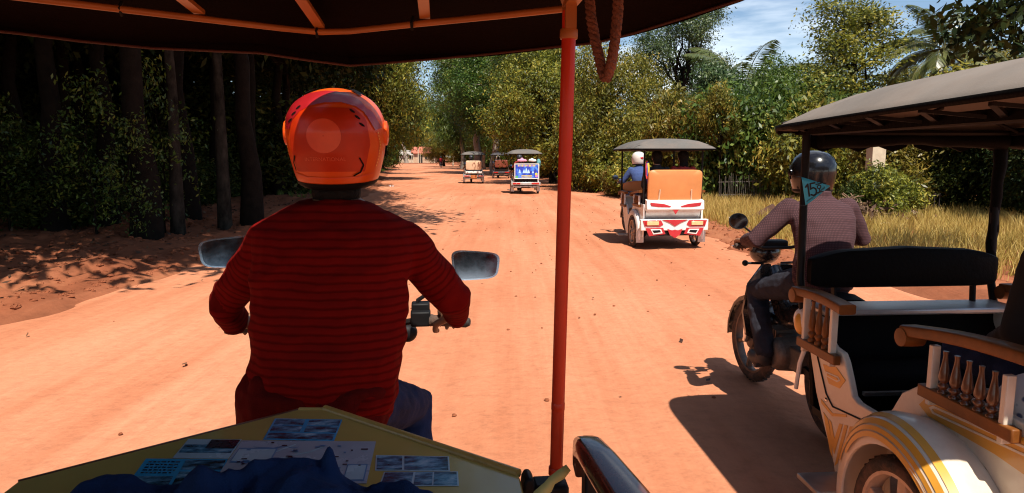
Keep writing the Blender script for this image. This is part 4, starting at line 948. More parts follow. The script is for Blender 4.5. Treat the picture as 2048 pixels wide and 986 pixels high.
        mb = MB(); mb.tube([(s * 0.10, 0.02, 0.30), (s * 0.26, 0.02, 0.29)], 0.012, 8); fp = mb.build('footpeg', RUBBER, t)
        mb = MB(); mb.tube([(s * 0.06, ry(-0.50), 0.78), (s * 0.075, ry(-0.60), 0.29)], 0.022, 10); mb.build('shock_absorber', CHROME, t)
        mb = MB(); mb.bar((s * 0.055, -0.05, 0.34), (s * 0.055, ry(-0.60), 0.285), 0.025, 0.04); mb.build('swing_arm', BLACKM, t)
    def sect(y, z, hw, hh): return [(hw * math.copysign(abs(math.cos(a)) ** 0.7, math.cos(a)), y, z + hh * math.copysign(abs(math.sin(a)) ** 0.7, math.sin(a))) for a in [2 * math.pi * k / 16 for k in range(16)]]
    mb = MB(); mb.loft([sect(0.34, 0.76, 0.05, 0.10), sect(0.20, 0.62, 0.07, 0.09), sect(0.05, 0.58, 0.09, 0.08), sect(-0.10, 0.62, 0.11, 0.08), sect(ry(-0.40), 0.66, 0.12, 0.07), sect(ry(-0.66), 0.70, 0.09, 0.05), sect(ry(-0.78), 0.73, 0.04, 0.03)]); mb.build('body_cover', paint, t, smooth=60)
    mb = MB(); mb.loft([sect(0.02, 0.70, 0.07, 0.03), sect(-0.08, 0.74, 0.11, 0.045), sect(ry(-0.30), 0.745, 0.13, 0.045), sect(ry(-0.52), 0.77, 0.13, 0.045), sect(ry(-0.66), 0.775, 0.10, 0.03)]); mb.build('seat', BLACKV, t, smooth=60)
    mb = MB(); mb.lathe([(0.07, -0.16), (0.10, -0.13), (0.11, 0), (0.10, 0.13), (0.07, 0.16)], (0, 0.02, 0.36), (1, 0, 0), 18); mb.box((0, 0.16, 0.40), (0.13, 0.20, 0.12)); mb.box((0, -0.05, 0.36), (0.18, 0.26, 0.14)); mb.build('engine', ENGINE, t, bevel=0.012)
    for k in range(5): mb = MB(); mb.box((0, 0.13 + 0.03 * k, 0.40), (0.17, 0.008, 0.16)); mb.build('cooling_fin', ENGINE, t)
    mb = MB(); mb.tube([(0.07, 0.2, 0.34), (0.10, 0.12, 0.25), (0.12, -0.15, 0.24), (0.14, ry(-0.35), 0.29), (0.14, ry(-0.75), 0.36)], [0.018, 0.018, 0.022, 0.045, 0.04], 12); mb.build('exhaust', CHROME, t)
    mb = MB(); mb.ell((0, ry(-0.80), 0.72), (0.05, 0.02, 0.035)); mb.build('tail_light', TAIL, t)
    mb = MB(); mb.prism([(ry(-0.62), 0.60), (ry(-0.78), 0.64), (ry(-0.84), 0.44), (ry(-0.82), 0.43), (ry(-0.75), 0.60), (ry(-0.62), 0.56)], 0.12, 'yz', -0.06); mb.build('rear_fender', BLACKP, t)
    mb = MB(); mb.tube([(-0.11, 0.06, 0.30), (-0.14, 0.20, 0.29), (-0.14, 0.26, 0.27)], 0.010, 6); mb.box((-0.15, 0.26, 0.275), (0.06, 0.03, 0.02)); mb.build('gear_pedal', STEEL, t)
    return t
# ================================================================== PEOPLE
SKIN = M('skin', (0.26, 0.125, 0.07), 0.5, var=0.10, scale=12, bump=0.1)
SKINL = M('light_skin', (0.45, 0.25, 0.17), 0.5, var=0.08, scale=12)
HAIR = M('black_hair', (0.008, 0.007, 0.006), 0.6, spec=0.1, var=0.3, scale=30, bump=0.6, bscale=80)
EYEW = M('eye_white', (0.75, 0.73, 0.70), 0.2)
EYED = M('eye_iris', (0.03, 0.018, 0.012), 0.15)
SHOEM = M('dark_shoe', (0.03, 0.03, 0.033), 0.6, dust=0.4)
def denim(name, col):
    return M(name, col, 0.85, spec=0.12, var=0.35, scale=9, bump=0.35, bscale=260)
DENIM = denim('dark_denim', (0.022, 0.032, 0.075))
def fuse(name, mb, mats, parent, voxel, smooth=3, warp=None, post=None):
    """melts overlapping shapes into one continuous surface"""
    o = mb.build(name, mats, None, smooth=0)
    r = o.modifiers.new('remesh', 'REMESH'); r.mode = 'VOXEL'; r.voxel_size = voxel; r.use_smooth_shade = True
    if smooth: s = o.modifiers.new('smooth', 'SMOOTH'); s.factor = 0.5; s.iterations = smooth
    dg = C.evaluated_depsgraph_get(); dg.update()
    me = bpy.data.meshes.new_from_object(o.evaluated_get(dg)); old = o.data
    bpy.data.objects.remove(o); bpy.data.meshes.remove(old)
    me.materials.clear()
    for m in (mats if isinstance(mats, (list, tuple)) else [mats]): me.materials.append(m)
    n = len(me.vertices); co = np.empty(n * 3, np.float32); me.vertices.foreach_get('co', co); co = co.reshape(-1, 3)
    if warp is not None:
        no = np.empty(n * 3, np.float32); me.vertices.foreach_get('normal', no); no = no.reshape(-1, 3)
        d = np.array([warp(Vector(p)) for p in co.astype(float)]); co = co + no * d[:, None]
        me.vertices.foreach_set('co', co.astype(np.float32).ravel())
    if post is not None:
        a = me.attributes.new('along', 'FLOAT', 'POINT'); a.data.foreach_set('value', post(co).astype(np.float32))
    me.shade_smooth(); me.update(); me.name = name
    return link(name, me, parent)

def grip_hand(mb, wrist, gc, axis, s):
    """palm behind the grip, four fingers closed over it, thumb underneath from the inner side"""
    axis = Vector(axis).normalized(); wr = Vector(wrist); gc = Vector(gc)
    back = wr - gc; back = (back - axis * back.dot(axis)).normalized(); up = Vector((0, 0, 1)); up = (up - axis * up.dot(axis)); up = (up - back * up.dot(back)).normalized()
    def P(al, r_, a): return gc + axis * al + (back * math.cos(R(a)) + up * math.sin(R(a))) * r_
    for al in (-0.030, -0.010, 0.010, 0.030): mb.tube([wr.lerp(P(al, 0.03, 25), 0.15), wr.lerp(P(al, 0.036, 40), 0.6), P(al, 0.036, 62)], [0.018, 0.016, 0.012], 8, rounded=True)
    for k, (al, ln, q) in enumerate(((-0.033, 0.9, 0), (-0.011, 1.0, 6), (0.011, 0.97, 3), (0.033, 0.82, -4))):
        al = al * s
        mb.tube([P(al, 0.036, 62), P(al, 0.035, 105 + q), P(al, 0.031, 160 + q), P(al, 0.030, 215 * ln + q)], [0.0105, 0.0098, 0.0090, 0.0075], 8, rounded=True)
    mb.tube([wr.lerp(P(-s * 0.03, 0.03, 0), 0.55), P(-s * 0.048, 0.033, -25), P(-s * 0.050, 0.032, -75), P(-s * 0.042, 0.030, -115)], [0.014, 0.012, 0.0105, 0.009], 8, rounded=True)
def rest_hand(mb, wrist, d, nrm, s):
    d = Vector(d).normalized(); nrm = Vector(nrm).normalized(); sd = d.cross(nrm).normalized() * s; w = Vector(wrist)
    for k in (-0.028, -0.009, 0.009, 0.028): mb.tube([w + sd * k * 0.6, w + d * 0.045 + sd * k, w + d * 0.085 + sd * k], [0.016, 0.015, 0.012], 8, rounded=True)
    for k, ln in ((-0.031, 0.82), (-0.0105, 0.97), (0.0105, 1.0), (0.031, 0.88)):
        b = w + d * 0.085 + sd * k
        mb.tube([b, b + d * 0.035 * ln - nrm * 0.006, b + d * 0.058 * ln - nrm * 0.018, b + d * 0.072 * ln - nrm * 0.032], [0.0100, 0.0092, 0.0085, 0.007], 8, rounded=True)
    mb.tube([w + d * 0.02 + sd * 0.025, w + d * 0.05 + sd * 0.048 - nrm * 0.008, w + d * 0.078 + sd * 0.056 - nrm * 0.018], [0.014, 0.011, 0.0085], 8, rounded=True)

def torso_rings(secs, side, fwd, n=24, grow=0.0):
    out = []
    for c, hw, hd in secs:
        out.append([Vector(c) + side * (hw + grow) * math.copysign(abs(math.cos(a)) ** 0.85, math.cos(a)) + fwd * (hd + grow) * math.sin(a) for a in [2 * math.pi * k / n for k in range(n)]])
    return out
def head_shape(mb, c, fwd, side, k=1.0):
    up = Vector((0, 0, 1)); c = Vector(c)
    Mx = Matrix((side, fwd, up)).transposed()
    mb.ell(c + up * 0.02 * k, (0.075 * k, 0.092 * k, 0.098 * k), 20, 14, Mx)
    mb.ell(c + fwd * 0.025 * k - up * 0.055 * k, (0.056 * k, 0.062 * k, 0.062 * k), 16, 10, Mx)       # jaw
    mb.tube([c + fwd * 0.088 * k + up * 0.018 * k, c + fwd * 0.106 * k - up * 0.022 * k, c + fwd * 0.090 * k - up * 0.030 * k], [0.008 * k, 0.013 * k, 0.011 * k], 8, rounded=True)
    mb.tube([c + fwd * 0.083 * k - up * 0.062 * k - side * 0.022 * k, c + fwd * 0.090 * k - up * 0.060 * k, c + fwd * 0.083 * k - up * 0.062 * k + side * 0.022 * k], [0.007 * k, 0.010 * k, 0.007 * k], 8, rounded=True)
    mb.tube([c + fwd * 0.086 * k + up * 0.034 * k - side * 0.042 * k, c + fwd * 0.092 * k + up * 0.037 * k, c + fwd * 0.086 * k + up * 0.034 * k + side * 0.042 * k], 0.010 * k, 8, rounded=True)
    for s in (-1, 1): mb.ell(c + side * s * 0.078 * k - up * 0.005 * k - fwd * 0.005 * k, (0.011 * k, 0.02 * k, 0.032 * k), 10, 8, Mx)
def eyes(parent, c, fwd, side):
    for s in (-1, 1):
        p = Vector(c) + fwd * 0.080 + Vector((0, 0, 0.014)) + side * s * 0.031
        mb = MB(); mb.ell(p, (0.013, 0.013, 0.009), 10, 8); e = mb.build('eye', EYEW, parent)
        mb = MB(); mb.ell(p + fwd * 0.0095, (0.006, 0.006, 0.006), 8, 6); mb.build('iris', EYED, e)

def helmet_mesh(c, fwd, side, mat, parent, k=1.0, shell_h=0.25, visor=True, trim=BLACKP):
    up = Vector((0, 0, 1)); c = Vector(c); mb = MB(); n = 32; rings = []
    prof = [(-0.125, 0.100), (-0.115, 0.112), (-0.06, 0.126), (0.0, 0.133), (0.05, 0.130), (0.09, 0.112), (0.115, 0.085), (0.132, 0.045), (0.136, 0.01)]
    for z, r_ in prof: rings.append([c + side * r_ * k * math.cos(a) + fwd * (r_ * 1.12 * k) * math.sin(a) + up * z * k for a in [2 * math.pi * j / n for j in range(n)]])
    mb.loft(rings); h = mb.build('helmet', mat, parent, smooth=60)
    mb = MB(); mb.loft([[c + side * q * math.cos(a) * k + fwd * q * 1.12 * math.sin(a) * k + up * z * k for a in [2 * math.pi * j / n for j in range(n)]] for z, q in ((-0.130, 0.098), (-0.118, 0.115), (-0.106, 0.116), (-0.104, 0.108))]); mb.build('helmet_trim', trim, h)
    if visor:
        mb = MB(); rr = []
        for z, q in ((-0.045, 0.134), (0.0, 0.139), (0.045, 0.136)): rr.append([c + side * q * k * math.sin(a) + fwd * q * 1.12 * k * math.cos(a) + up * z * k for a in [R(-72 + 144 * j / 20) for j in range(21)]])
        mb.loft(rr, cap=False, closed=False); v = mb.build('visor', trim, h); so = v.modifiers.new('thickness', 'SOLIDIFY'); so.thickness = 0.004
        for s in (-1, 1): mb = MB(); mb.lathe([(0.022, 0), (0.02, 0.008), (0.006, 0.010)], c + side * s * 0.131 * k + fwd * 0.03, side * s, 14); mb.build('hinge_cap', mat, h)
    return h
def hair_mesh(c, fwd, side, parent, long=False, mat=HAIR):
    up = Vector((0, 0, 1)); c = Vector(c); mb = MB(); Mx = Matrix((side, fwd, up)).transposed()
    mb.ell(c + up * 0.035 - fwd * 0.018, (0.092, 0.104, 0.100), 22, 14, Mx); mb.ell(c - up * 0.03 - fwd * 0.05, (0.082, 0.062, 0.085), 18, 12, Mx)
    if long: mb.ell(c - up * 0.12 - fwd * 0.06, (0.080, 0.045, 0.12), 18, 12, Mx)
    return fuse('hair', mb, mat, parent, 0.010, 2, warp=lambda p: 0.006 * noise.noise(p * 40) + 0.003 * noise.noise(p * 90))

def person(label, loc, rz, J, shirt, trousers, skin=SKIN, helmet=None, hair=False, longhair=False, group=None, vox=0.012, hands='grip', torso=None, scale_shirt=1.0, shirt_warp=None, shirt_post=None, sleeve_end=0.92, collar=0.035, hk=1.0, axis=(1, 0, 0), visor=True, arm_r=(0.066, 0.060, 0.052, 0.040)):
    t = thing('person', label, 'person', loc, rz, group)
    J = {k: Vector(v) for k, v in J.items()}
    side = (J['sh_r'] - J['sh_l']); side.z = 0; side.normalize(); up = Vector((0, 0, 1)); fwd = up.cross(side)
    pel, nk = J['pelvis'], J['neck']
    if torso is None:
        prof = [(-0.10, 0.15, 0.11), (0.0, 0.175, 0.125), (0.15, 0.165, 0.115), (0.35, 0.155, 0.105), (0.55, 0.17, 0.115), (0.75, 0.185, 0.118), (0.88, 0.165, 0.10), (0.96, 0.10, 0.075), (1.02, 0.058, 0.058)]
        bend = Vector((0, -0.03, 0))
        torso = [(pel.lerp(nk, a) + fwd * (-0.035 * math.sin(math.pi * max(0, min(1, a)))), w, d) for a, w, d in prof]
    # body: one continuous surface
    mb = MB()
    mb.loft(torso_rings([(c, w * 0.90, d * 0.88) for c, w, d in torso], side, fwd))
    mb.tube([nk - up * 0.04, nk.lerp(J['head'], 0.4), J['head'] - up * 0.02], [0.062, 0.054, 0.056], 14)
    head_shape(mb, J['head'], fwd, side)
    for s, a in ((-1, 'l'), (1, 'r')):
        sh, el, wr = J['sh_' + a], J['el_' + a], J['wr_' + a]
        mb.tube([sh, sh.lerp(el, 0.5), el, el.lerp(wr, 0.35), wr], [0.052, 0.046, 0.038, 0.038, 0.026], 12, rounded=True)
        if hands == 'grip': grip_hand(mb, wr, J['ha_' + a], axis, s)
        else: rest_hand(mb, wr, (wr - el) + Vector((0, 0, -0.02)), (0, 0, 1), s)
        hp, kn, an, to = J['hip_' + a], J['kn_' + a], J['an_' + a], J['toe_' + a]
        mb.tube([hp, hp.lerp(kn, 0.5), kn, kn.lerp(an, 0.3), an], [0.080, 0.066, 0.050, 0.050, 0.034], 12, rounded=True)
        mb.tube([an, an.lerp(to, 0.5) - up * 0.02, to], [0.034, 0.036, 0.026], 10, rounded=True)
    fuse('body', mb, skin, t, vox if hands != 'grip' or vox > 0.008 else vox, 1)
    eyes(t, J['head'], fwd, side)
    # shirt
    mb = MB(); mb.loft(torso_rings(torso, side, fwd, grow=0.006))
    for a in 'lr':
        sh, el, wr = J['sh_' + a], J['el_' + a], J['wr_' + a]
        e = el.lerp(wr, sleeve_end)
        if sleeve_end > 0: mb.tube([sh, sh.lerp(el, 0.5), el, el.lerp(wr, 0.5 * sleeve_end), e], [arm_r[0], arm_r[1], arm_r[2], arm_r[3] * 1.12, arm_r[3]], 14, rounded=True)
        else: mb.tube([sh, sh.lerp(el, 0.3), sh.lerp(el, 0.7)], [0.068, 0.066, 0.064], 14, rounded=True)
    mb.tube([nk - up * 0.05, nk + up * collar], [0.075, 0.066], 16)
    w0 = shirt_warp or (lambda p: 0.008 * noise.noise(p * 9) * noise.noise(p * 4 + Vector((3, 1, 2))) + 0.004 * noise.noise(p * 22))
    fuse('shirt', mb, shirt, t, max(vox * 1.1, 0.007), 4, w0, shirt_post(J, side) if shirt_post else None)
    # trousers
    mb = MB(); mb.ell(pel + up * 0.0, (0.172, 0.135, 0.13), 20, 12, Matrix((side, fwd, up)).transposed())
    for a in 'lr':
        hp, kn, an = J['hip_' + a], J['kn_' + a], J['an_' + a]
        mb.tube([hp, hp.lerp(kn, 0.5), kn, kn.lerp(an, 0.3), kn.lerp(an, 0.95)], [0.098, 0.084, 0.070, 0.064, 0.056], 14, rounded=True)
    fuse('trousers', mb, trousers, t, max(vox * 1.1, 0.008), 3, lambda p: 0.007 * noise.noise(p * 14) + 0.004 * noise.noise(p * 33))
    for a in 'lr':
        an, to = J['an_' + a], J['toe_' + a]; mb = MB()
        mb.tube([an + up * 0.01, an - up * 0.03, an.lerp(to, 0.6) - up * 0.022, to], [0.042, 0.046, 0.046, 0.036], 12, rounded=True); mb.build('shoe', SHOEM, t, smooth=60)
    if helmet is not None: helmet_mesh(J['head'] + up * 0.02, fwd, side, helmet, t, k=hk, visor=visor)
    elif hair: hair_mesh(J['head'], fwd, side, t, longhair)
    return t

def rider_pose(hz=1.03, steer=0.0, lean=0.0, el_out=0.30, low=0.0):
    hb = Vector((0, 0.30, hz))
    J = dict(pelvis=(0, -0.22, 0.86 + low), neck=(0, -0.10, 1.36 + low), head=(0, -0.06, 1.50 + low))
    for s, a in ((-1, 'l'), (1, 'r')):
        g_ = hb + rotz(Vector((s * 0.285, -0.052, 0.0)), steer)
        J['sh_' + a] = (s * 0.165, -0.115, 1.29 + low); J['ha_' + a] = g_; J['wr_' + a] = g_ + Vector((s * 0.01, -0.075, 0.045)); J['el_' + a] = (s * el_out, -0.045, 1.07 + low * 0.6)
        J['hip_' + a] = (s * 0.09, -0.18, 0.84 + low); J['kn_' + a] = (s * 0.19, 0.20, 0.72 + low * 0.5); J['an_' + a] = (s * 0.20, 0.02, 0.36); J['toe_' + a] = (s * 0.21, 0.16, 0.315)
    return {k: Vector(v) for k, v in J.items()}
def sit_pose(z=0.70, hand='lap', dx=0.0):
    J = dict(pelvis=(0, 0, z + 0.10), neck=(0, 0.0, z + 0.60), head=(0, 0.03, z + 0.745))
    for s, a in ((-1, 'l'), (1, 'r')):
        J['sh_' + a] = (s * 0.165, 0, z + 0.54); J['el_' + a] = (s * 0.22, 0.02, z + 0.27); J['wr_' + a] = (s * 0.12, 0.22, z + 0.19)
        J['hip_' + a] = (s * 0.09, 0.03, z + 0.08); J['kn_' + a] = (s * 0.12, 0.42, z + 0.10); J['an_' + a] = (s * 0.12, 0.44, max(0.40, z - 0.26)); J['toe_' + a] = (s * 0.13, 0.57, max(0.37, z - 0.30))
    return J
# ================================================================== THE NEAREST CART ON THE RIGHT
A4 = R(4)
near = cart('cream and yellow cart with turned wooden armrests and dusty roof, nearest on the right', (2.0, 2.5, 0), A4, WHITE, YELLOW, BLACKV, BLACKV, TOPDUST, WOODO, rear_bar(PWHITE), detail=2, spindles=5, y0=-1.03, pitch=0.024, shaded_wood=WOOD, crown=0.19)
def decal(parent, name, mat, pts, sx=-1, o=0.0):
    mb = MB(); mb.prism(pts, 0.002 * sx, 'yz', sx * (0.5155 + o)); return mb.build(name, mat, parent, smooth=0)
def outline(pts, w):                                     # thin frame inside an outline
    c = Vector((sum(p[0] for p in pts) / len(pts), sum(p[1] for p in pts) / len(pts), 0))
    return [(p[0] + (c.x - p[0]) * w, p[1] + (c.y - p[1]) * w) for p in pts]
panels = [o for o in near.children if o.name.startswith('side_panel')]
fenders = [o for o in near.children if o.name.startswith('fender')]
for sx, sp, fd in ((-1, panels[0], fenders[0]), (1, panels[1], fenders[1])):
    hx = [(0.574, 0.596), (0.462, 0.616), (0.385, 0.582), (0.426, 0.531), (0.514, 0.523)]
    decal(sp, 'painted_arrow', YELLOW, hx, sx)
    decal(sp, 'painted_line', WHITE, [(0.545, 0.572), (0.44, 0.581), (0.422, 0.568), (0.444, 0.553), (0.535, 0.551)], sx, 0.002)
    decal(sp, 'painted_line', YELLOW, [(0.530, 0.566), (0.446, 0.573), (0.434, 0.567), (0.448, 0.560), (0.526, 0.557)], sx, 0.004)
    for z in ([(0.575, 0.43), (0.47, 0.40), (0.36, 0.435), (0.36, 0.425), (0.47, 0.385), (0.565, 0.41)], [(0.545, 0.375), (0.505, 0.36), (0.462, 0.275), (0.447, 0.20), (0.470, 0.22)],
              [(0.495, 0.36), (0.475, 0.355), (0.44, 0.29), (0.41, 0.375), (0.385, 0.38), (0.435, 0.22), (0.455, 0.25)], [(0.37, 0.385), (0.345, 0.392), (0.405, 0.19), (0.425, 0.17)], [(0.33, 0.395), (0.26, 0.42), (0.30, 0.345), (0.345, 0.325)],
              [(0.335, 0.30), (0.29, 0.33), (0.25, 0.40), (0.235, 0.395), (0.28, 0.31), (0.36, 0.22), (0.385, 0.17), (0.39, 0.19)]):
        decal(sp, 'painted_zigzag', YELLOW, z, sx)
    ra_ = [(-0.090, 0.652), (-0.134, 0.700), (-0.40, 0.715), (-0.69, 0.73), (-0.69, 0.60), (-0.45, 0.625), (-0.141, 0.628)]
    decal(sp, 'painted_arrow', YELLOW, ra_, sx)
    decal(sp, 'painted_line', WHITE, [(-0.145, 0.662), (-0.165, 0.676), (-0.66, 0.706), (-0.66, 0.698), (-0.172, 0.668), (-0.160, 0.661), (-0.172, 0.654), (-0.66, 0.682), (-0.66, 0.674), (-0.165, 0.646)], sx, 0.002)
    # seam bead round the door opening
    pts = [(0.70, 0.79), (0.62, 0.61), (0.53, 0.47), (0.47, 0.43), (0.26, 0.455), (0.08, 0.47)]
    mb = MB(); mb.tube([(sx * 0.517, y, z) for y, z in pts], 0.004, 6); mb.build('seam_bead', BLACKP, sp)
    for y, z in ((0.58, 0.66), (0.53, 0.44), (0.05, 0.49)): mb = MB(); mb.lathe([(0.011, 0), (0.010, 0.004), (0.004, 0.007)], (sx * 0.515, y, z), (sx, 0, 0), 10); mb.build('bolt', CHROME, sp)
    # painted stripes following the fender
    def strip(r0, r1, a0, a1, xf, taper=0.0):
        m_ = MB(); A = []; B = []
        for k in range(25):
            t_ = k / 24; a = R(a0 + (a1 - a0) * t_); g = fender_bulge(a); w = (1 - taper * t_)
            for lst, q in ((A, r0), (B, r0 + (r1 - r0) * w)):
                qx = np.interp(q, [0.278, 0.325, 0.358, 0.374], [0.7245, 0.7145, 0.6875, 0.6470]) + 0.0012
                rr_ = q + (0.0015 if q > 0.34 else 0.0)
                lst.append((sx * qx, -0.25 + (rr_ + g) * math.cos(a), 0.275 + (rr_ + g) * math.sin(a)))
        m_.loft([A, B], cap=False, closed=False); q_ = m_.build('painted_stripe', YELLOW, fd, smooth=60); return q_
    strip(0.335, 0.352, 12, 170, 0); strip(0.313, 0.328, 18, 165, 0); strip(0.287, 0.306, 30, 150, 0, -0.0); strip(0.360, 0.370, 20, 175, 0)
    # teardrop ornament at the front corner
    mb = MB(); mb.ell((sx * 0.50, 0.80, 0.745), (0.035, 0.085, 0.066), 18, 12); on = mb.build('corner_ornament', PWHITE, near)
    mb = MB(); mb.ell((sx * 0.512, 0.80, 0.735), (0.032, 0.045, 0.058), 16, 10); mb.build('painted_patch', YELLOW, on)
    mb = MB(); mb.tube([(sx * 0.515, 0.72, 0.68), (sx * 0.51, 0.80, 0.53), (sx * 0.49, 0.86, 0.38)], 0.011, 8); mb.build('stay', PWHITE, near)
mb = MB(); mb.box((0, 0.355, 0.53), (0.9, 0.02, 0.016)); mb.build('sill_strip', STEEL, near)
for sx in (-1, 1):                                        # truss under the roof edge
    for k in range(5):
        y = -0.66 + 0.30 * k; mb = MB(); mb.bar((sx * 0.5, y, 1.665), (sx * 0.68, y + 0.15, 1.70), 0.02, 0.012); mb.bar((sx * 0.68, y + 0.15, 1.70), (sx * 0.5, y + 0.30, 1.665), 0.02, 0.012); mb.build('truss', BLACKM, near)
    mb = MB(); mb.prism([(-0.8, 1.66), (0.90, 1.655), (0.90, 1.69), (-0.8, 1.70)], 0.004, 'yz', sx * 0.55); mb.build('inner_flap', BLACKV, near)
# rolled-up rain curtains: down the far front post and along the front and far rails
rg3 = np.random.default_rng(8)
def roll(pts, r_, n_=9):
    mb = MB(); q = [Vector(pts[0]).lerp(Vector(pts[1]), k / n_) + Vector(rg3.normal(0, 0.004, 3)) for k in range(n_ + 1)]
    mb.tube(q, [r_ * rg3.uniform(0.75, 1.2) for _ in q], 10); return mb.build('rolled_curtain', BLACKV, near)
roll(((0.50, 0.87, 0.95), (0.50, 0.87, 1.66)), 0.028)
roll(((-0.45, 0.85, 1.635), (0.5, 0.85, 1.63)), 0.040); roll(((0.55, 0.85, 1.63), (0.56, -0.85, 1.66)), 0.055, 12)
for k in range(6): mb = MB(); x = -0.4 + 0.18 * k; mb.prism([(x - 0.09, 1.66), (x + 0.09, 1.66), (x + 0.07, 1.60), (x, 1.575), (x - 0.07, 1.60)], 0.006, 'xz', 0.90); mb.build('valance_scallop', BLACKV, near)

# pennant tied to the left front post
pc = near.location; post = rotz((-0.5, 0.875, 0), A4) + pc
a_ = at(1603, 354, post.y - 0.03); b_ = at(1611, 411, post.y - 0.03); c_ = at(1661, 372, post.y - 0.045)
PBLUE = M('pennant_blue', (0.06, 0.48, 0.72), 0.6, var=0.05, scale=5)
INK = M('black_ink', (0.012, 0.012, 0.015), 0.6)
pn = thing('pennant', 'small blue triangular pennant with a black number, tied to the post of the nearest cart', 'pennant', a_)
ux = (c_ - (a_ + b_) / 2).normalized(); uz = (a_ - b_).normalized(); un = ux.cross(uz).normalized()
if un.y > 0: un = -un
LW = (c_ - (a_ + b_) / 2).length; LH = (a_ - b_).length
def onflag(u, v, o=0.0):                                   # u along, v up from the middle of the hoist
    w = 0.006 * math.sin(u / LW * 5)
    return (a_ + b_) / 2 + ux * u + uz * v + un * (w + o) - a_
mb = MB(); vs = []; nU, nV = 14, 6
for i in range(nU + 1):
    u = LW * i / nU; hgt = LH / 2 * (1 - i / nU * 0.985)
    for j in range(nV + 1): vs.append(onflag(u, -hgt + 2 * hgt * j / nV))
mb.add(vs, [(i * (nV + 1) + j, (i + 1) * (nV + 1) + j, (i + 1) * (nV + 1) + j + 1, i * (nV + 1) + j + 1) for i in range(nU) for j in range(nV)])
cl_ = mb.build('cloth', PBLUE, pn); so = cl_.modifiers.new('thickness', 'SOLIDIFY'); so.thickness = 0.001; so.offset = -1
def stroke(mb, pts, w):
    for (u0, v0), (u1, v1) in zip(pts[:-1], pts[1:]):
        d = Vector((u1 - u0, v1 - v0, 0)); d = d.normalized() if d.length else Vector((1, 0, 0)); n_ = Vector((-d.y, d.x, 0)) * w / 2; e = d * w * 0.3
        q = [(u0 - e.x + n_.x, v0 - e.y + n_.y), (u1 + e.x + n_.x, v1 + e.y + n_.y), (u1 + e.x - n_.x, v1 + e.y - n_.y), (u0 - e.x - n_.x, v0 - e.y - n_.y)]
        mb.add([onflag(u, v, 0.0025) for u, v in q], [(0, 1, 2, 3)])
k = LH                                                     # letter unit
def glyph(mb, strokes, u0, v0, s, w):
    for st in strokes: stroke(mb, [(u0 + x * s * 0.62, v0 + y * s) for x, y in st], w)
ONE = [[(0.15, 0.78), (0.45, 1.0), (0.45, 0.0)]]
FIVE = [[(0.82, 1.0), (0.22, 1.0), (0.16, 0.56), (0.50, 0.64), (0.80, 0.52), (0.88, 0.30), (0.76, 0.08), (0.45, 0.0), (0.12, 0.10)]]
HO = [[(0.32, 1.02), (0.62, 1.02)], [(0.08, 0.84), (0.88, 0.84)], [(0.48 + 0.24 * math.cos(2 * math.pi * i / 12), 0.58 + 0.15 * math.sin(2 * math.pi * i / 12)) for i in range(13)], [(0.48, 0.40), (0.48, 0.16)], [(0.0, 0.13), (0.98, 0.13)]]
mb = MB(); H = LH * 0.42
glyph(mb, ONE, LW * 0.04, -LH * 0.20, H, LH * 0.055); glyph(mb, FIVE, LW * 0.20, -LH * 0.20, H, LH * 0.055); glyph(mb, HO, LW * 0.44, -LH * 0.19, H * 0.98, LH * 0.036)
mb.build('number', INK, pn, smooth=0)
mb = MB(); rt_ = random.Random(3)                           # fine print along the lower edge
for i in range(22):
    t_ = i / 22; u = LW * (0.06 + 0.76 * t_); v = -LH / 2 * (1 - u / LW) + LH * 0.075
    hh = LH * 0.05
    for st in ([(0, 0), (0, 1)], [(0, rt_.choice((0.5, 1.0))), (0.7, rt_.choice((0, 0.5, 1.0)))]): stroke(mb, [(u + x * LW * 0.018, v + y * hh) for x, y in st], LH * 0.014)
mb.build('fine_print', INK, pn, smooth=0)
mb = MB(); mb.tube([(0.0, 0, 0.002), (-0.02, 0.01, 0.0)], 0.003, 5); mb.tube([b_ - a_, b_ - a_ + Vector((-0.025, 0.01, 0))], 0.003, 5); mb.build('tie', INK, pn)

# its motorcycle and rider
MOTOBLACK = M('black_gloss_paint', (0.012, 0.012, 0.014), 0.25, var=0.1, coat=0.5, dust=0.10)
ml = rotz((-0.155, 1.50, 0), A4) + near.location
mrz = A4 + R(1)
m1 = moto('black motorcycle with round mirrors pulling the cream and yellow cart', ml, mrz, MOTOBLACK, steer=R(3), mirrors='round', mir_out=0.30, mir_z=1.15, hz=1.0)
CHECK, t_, b_s, n_, l_ = new_mat('checked_shirt')
co = n_('ShaderNodeTexCoord'); w1 = n_('ShaderNodeTexWave'); w1.bands_direction = 'Z'; w1.inputs['Scale'].default_value = 34; w1.inputs['Distortion'].default_value = 0.6
w2 = n_('ShaderNodeTexWave'); w2.bands_direction = 'X'; w2.inputs['Scale'].default_value = 38; w2.inputs['Distortion'].default_value = 0.6
l_(co.outputs['Object'], w1.inputs['Vector']); l_(co.outputs['Object'], w2.inputs['Vector'])
mm = n_('ShaderNodeMath'); mm.operation = 'MULTIPLY'; l_(w1.outputs['Fac'], mm.inputs[0]); l_(w2.outputs['Fac'], mm.inputs[1])
rr_ = ramp(n_, [(0.0, (0.030, 0.008, 0.011)), (0.35, (0.060, 0.020, 0.024)), (0.9, (0.098, 0.042, 0.046))]); l_(mm.outputs['Value'], rr_.inputs['Fac']); l_(rr_.outputs['Color'], b_s.inputs['Base Color']); b_s.inputs['Roughness'].default_value = 0.9
GLOSSBLACK = M('gloss_black_helmet', (0.006, 0.006, 0.007), 0.22, var=0.1, coat=0.35, dust=0.02, spec=0.4)
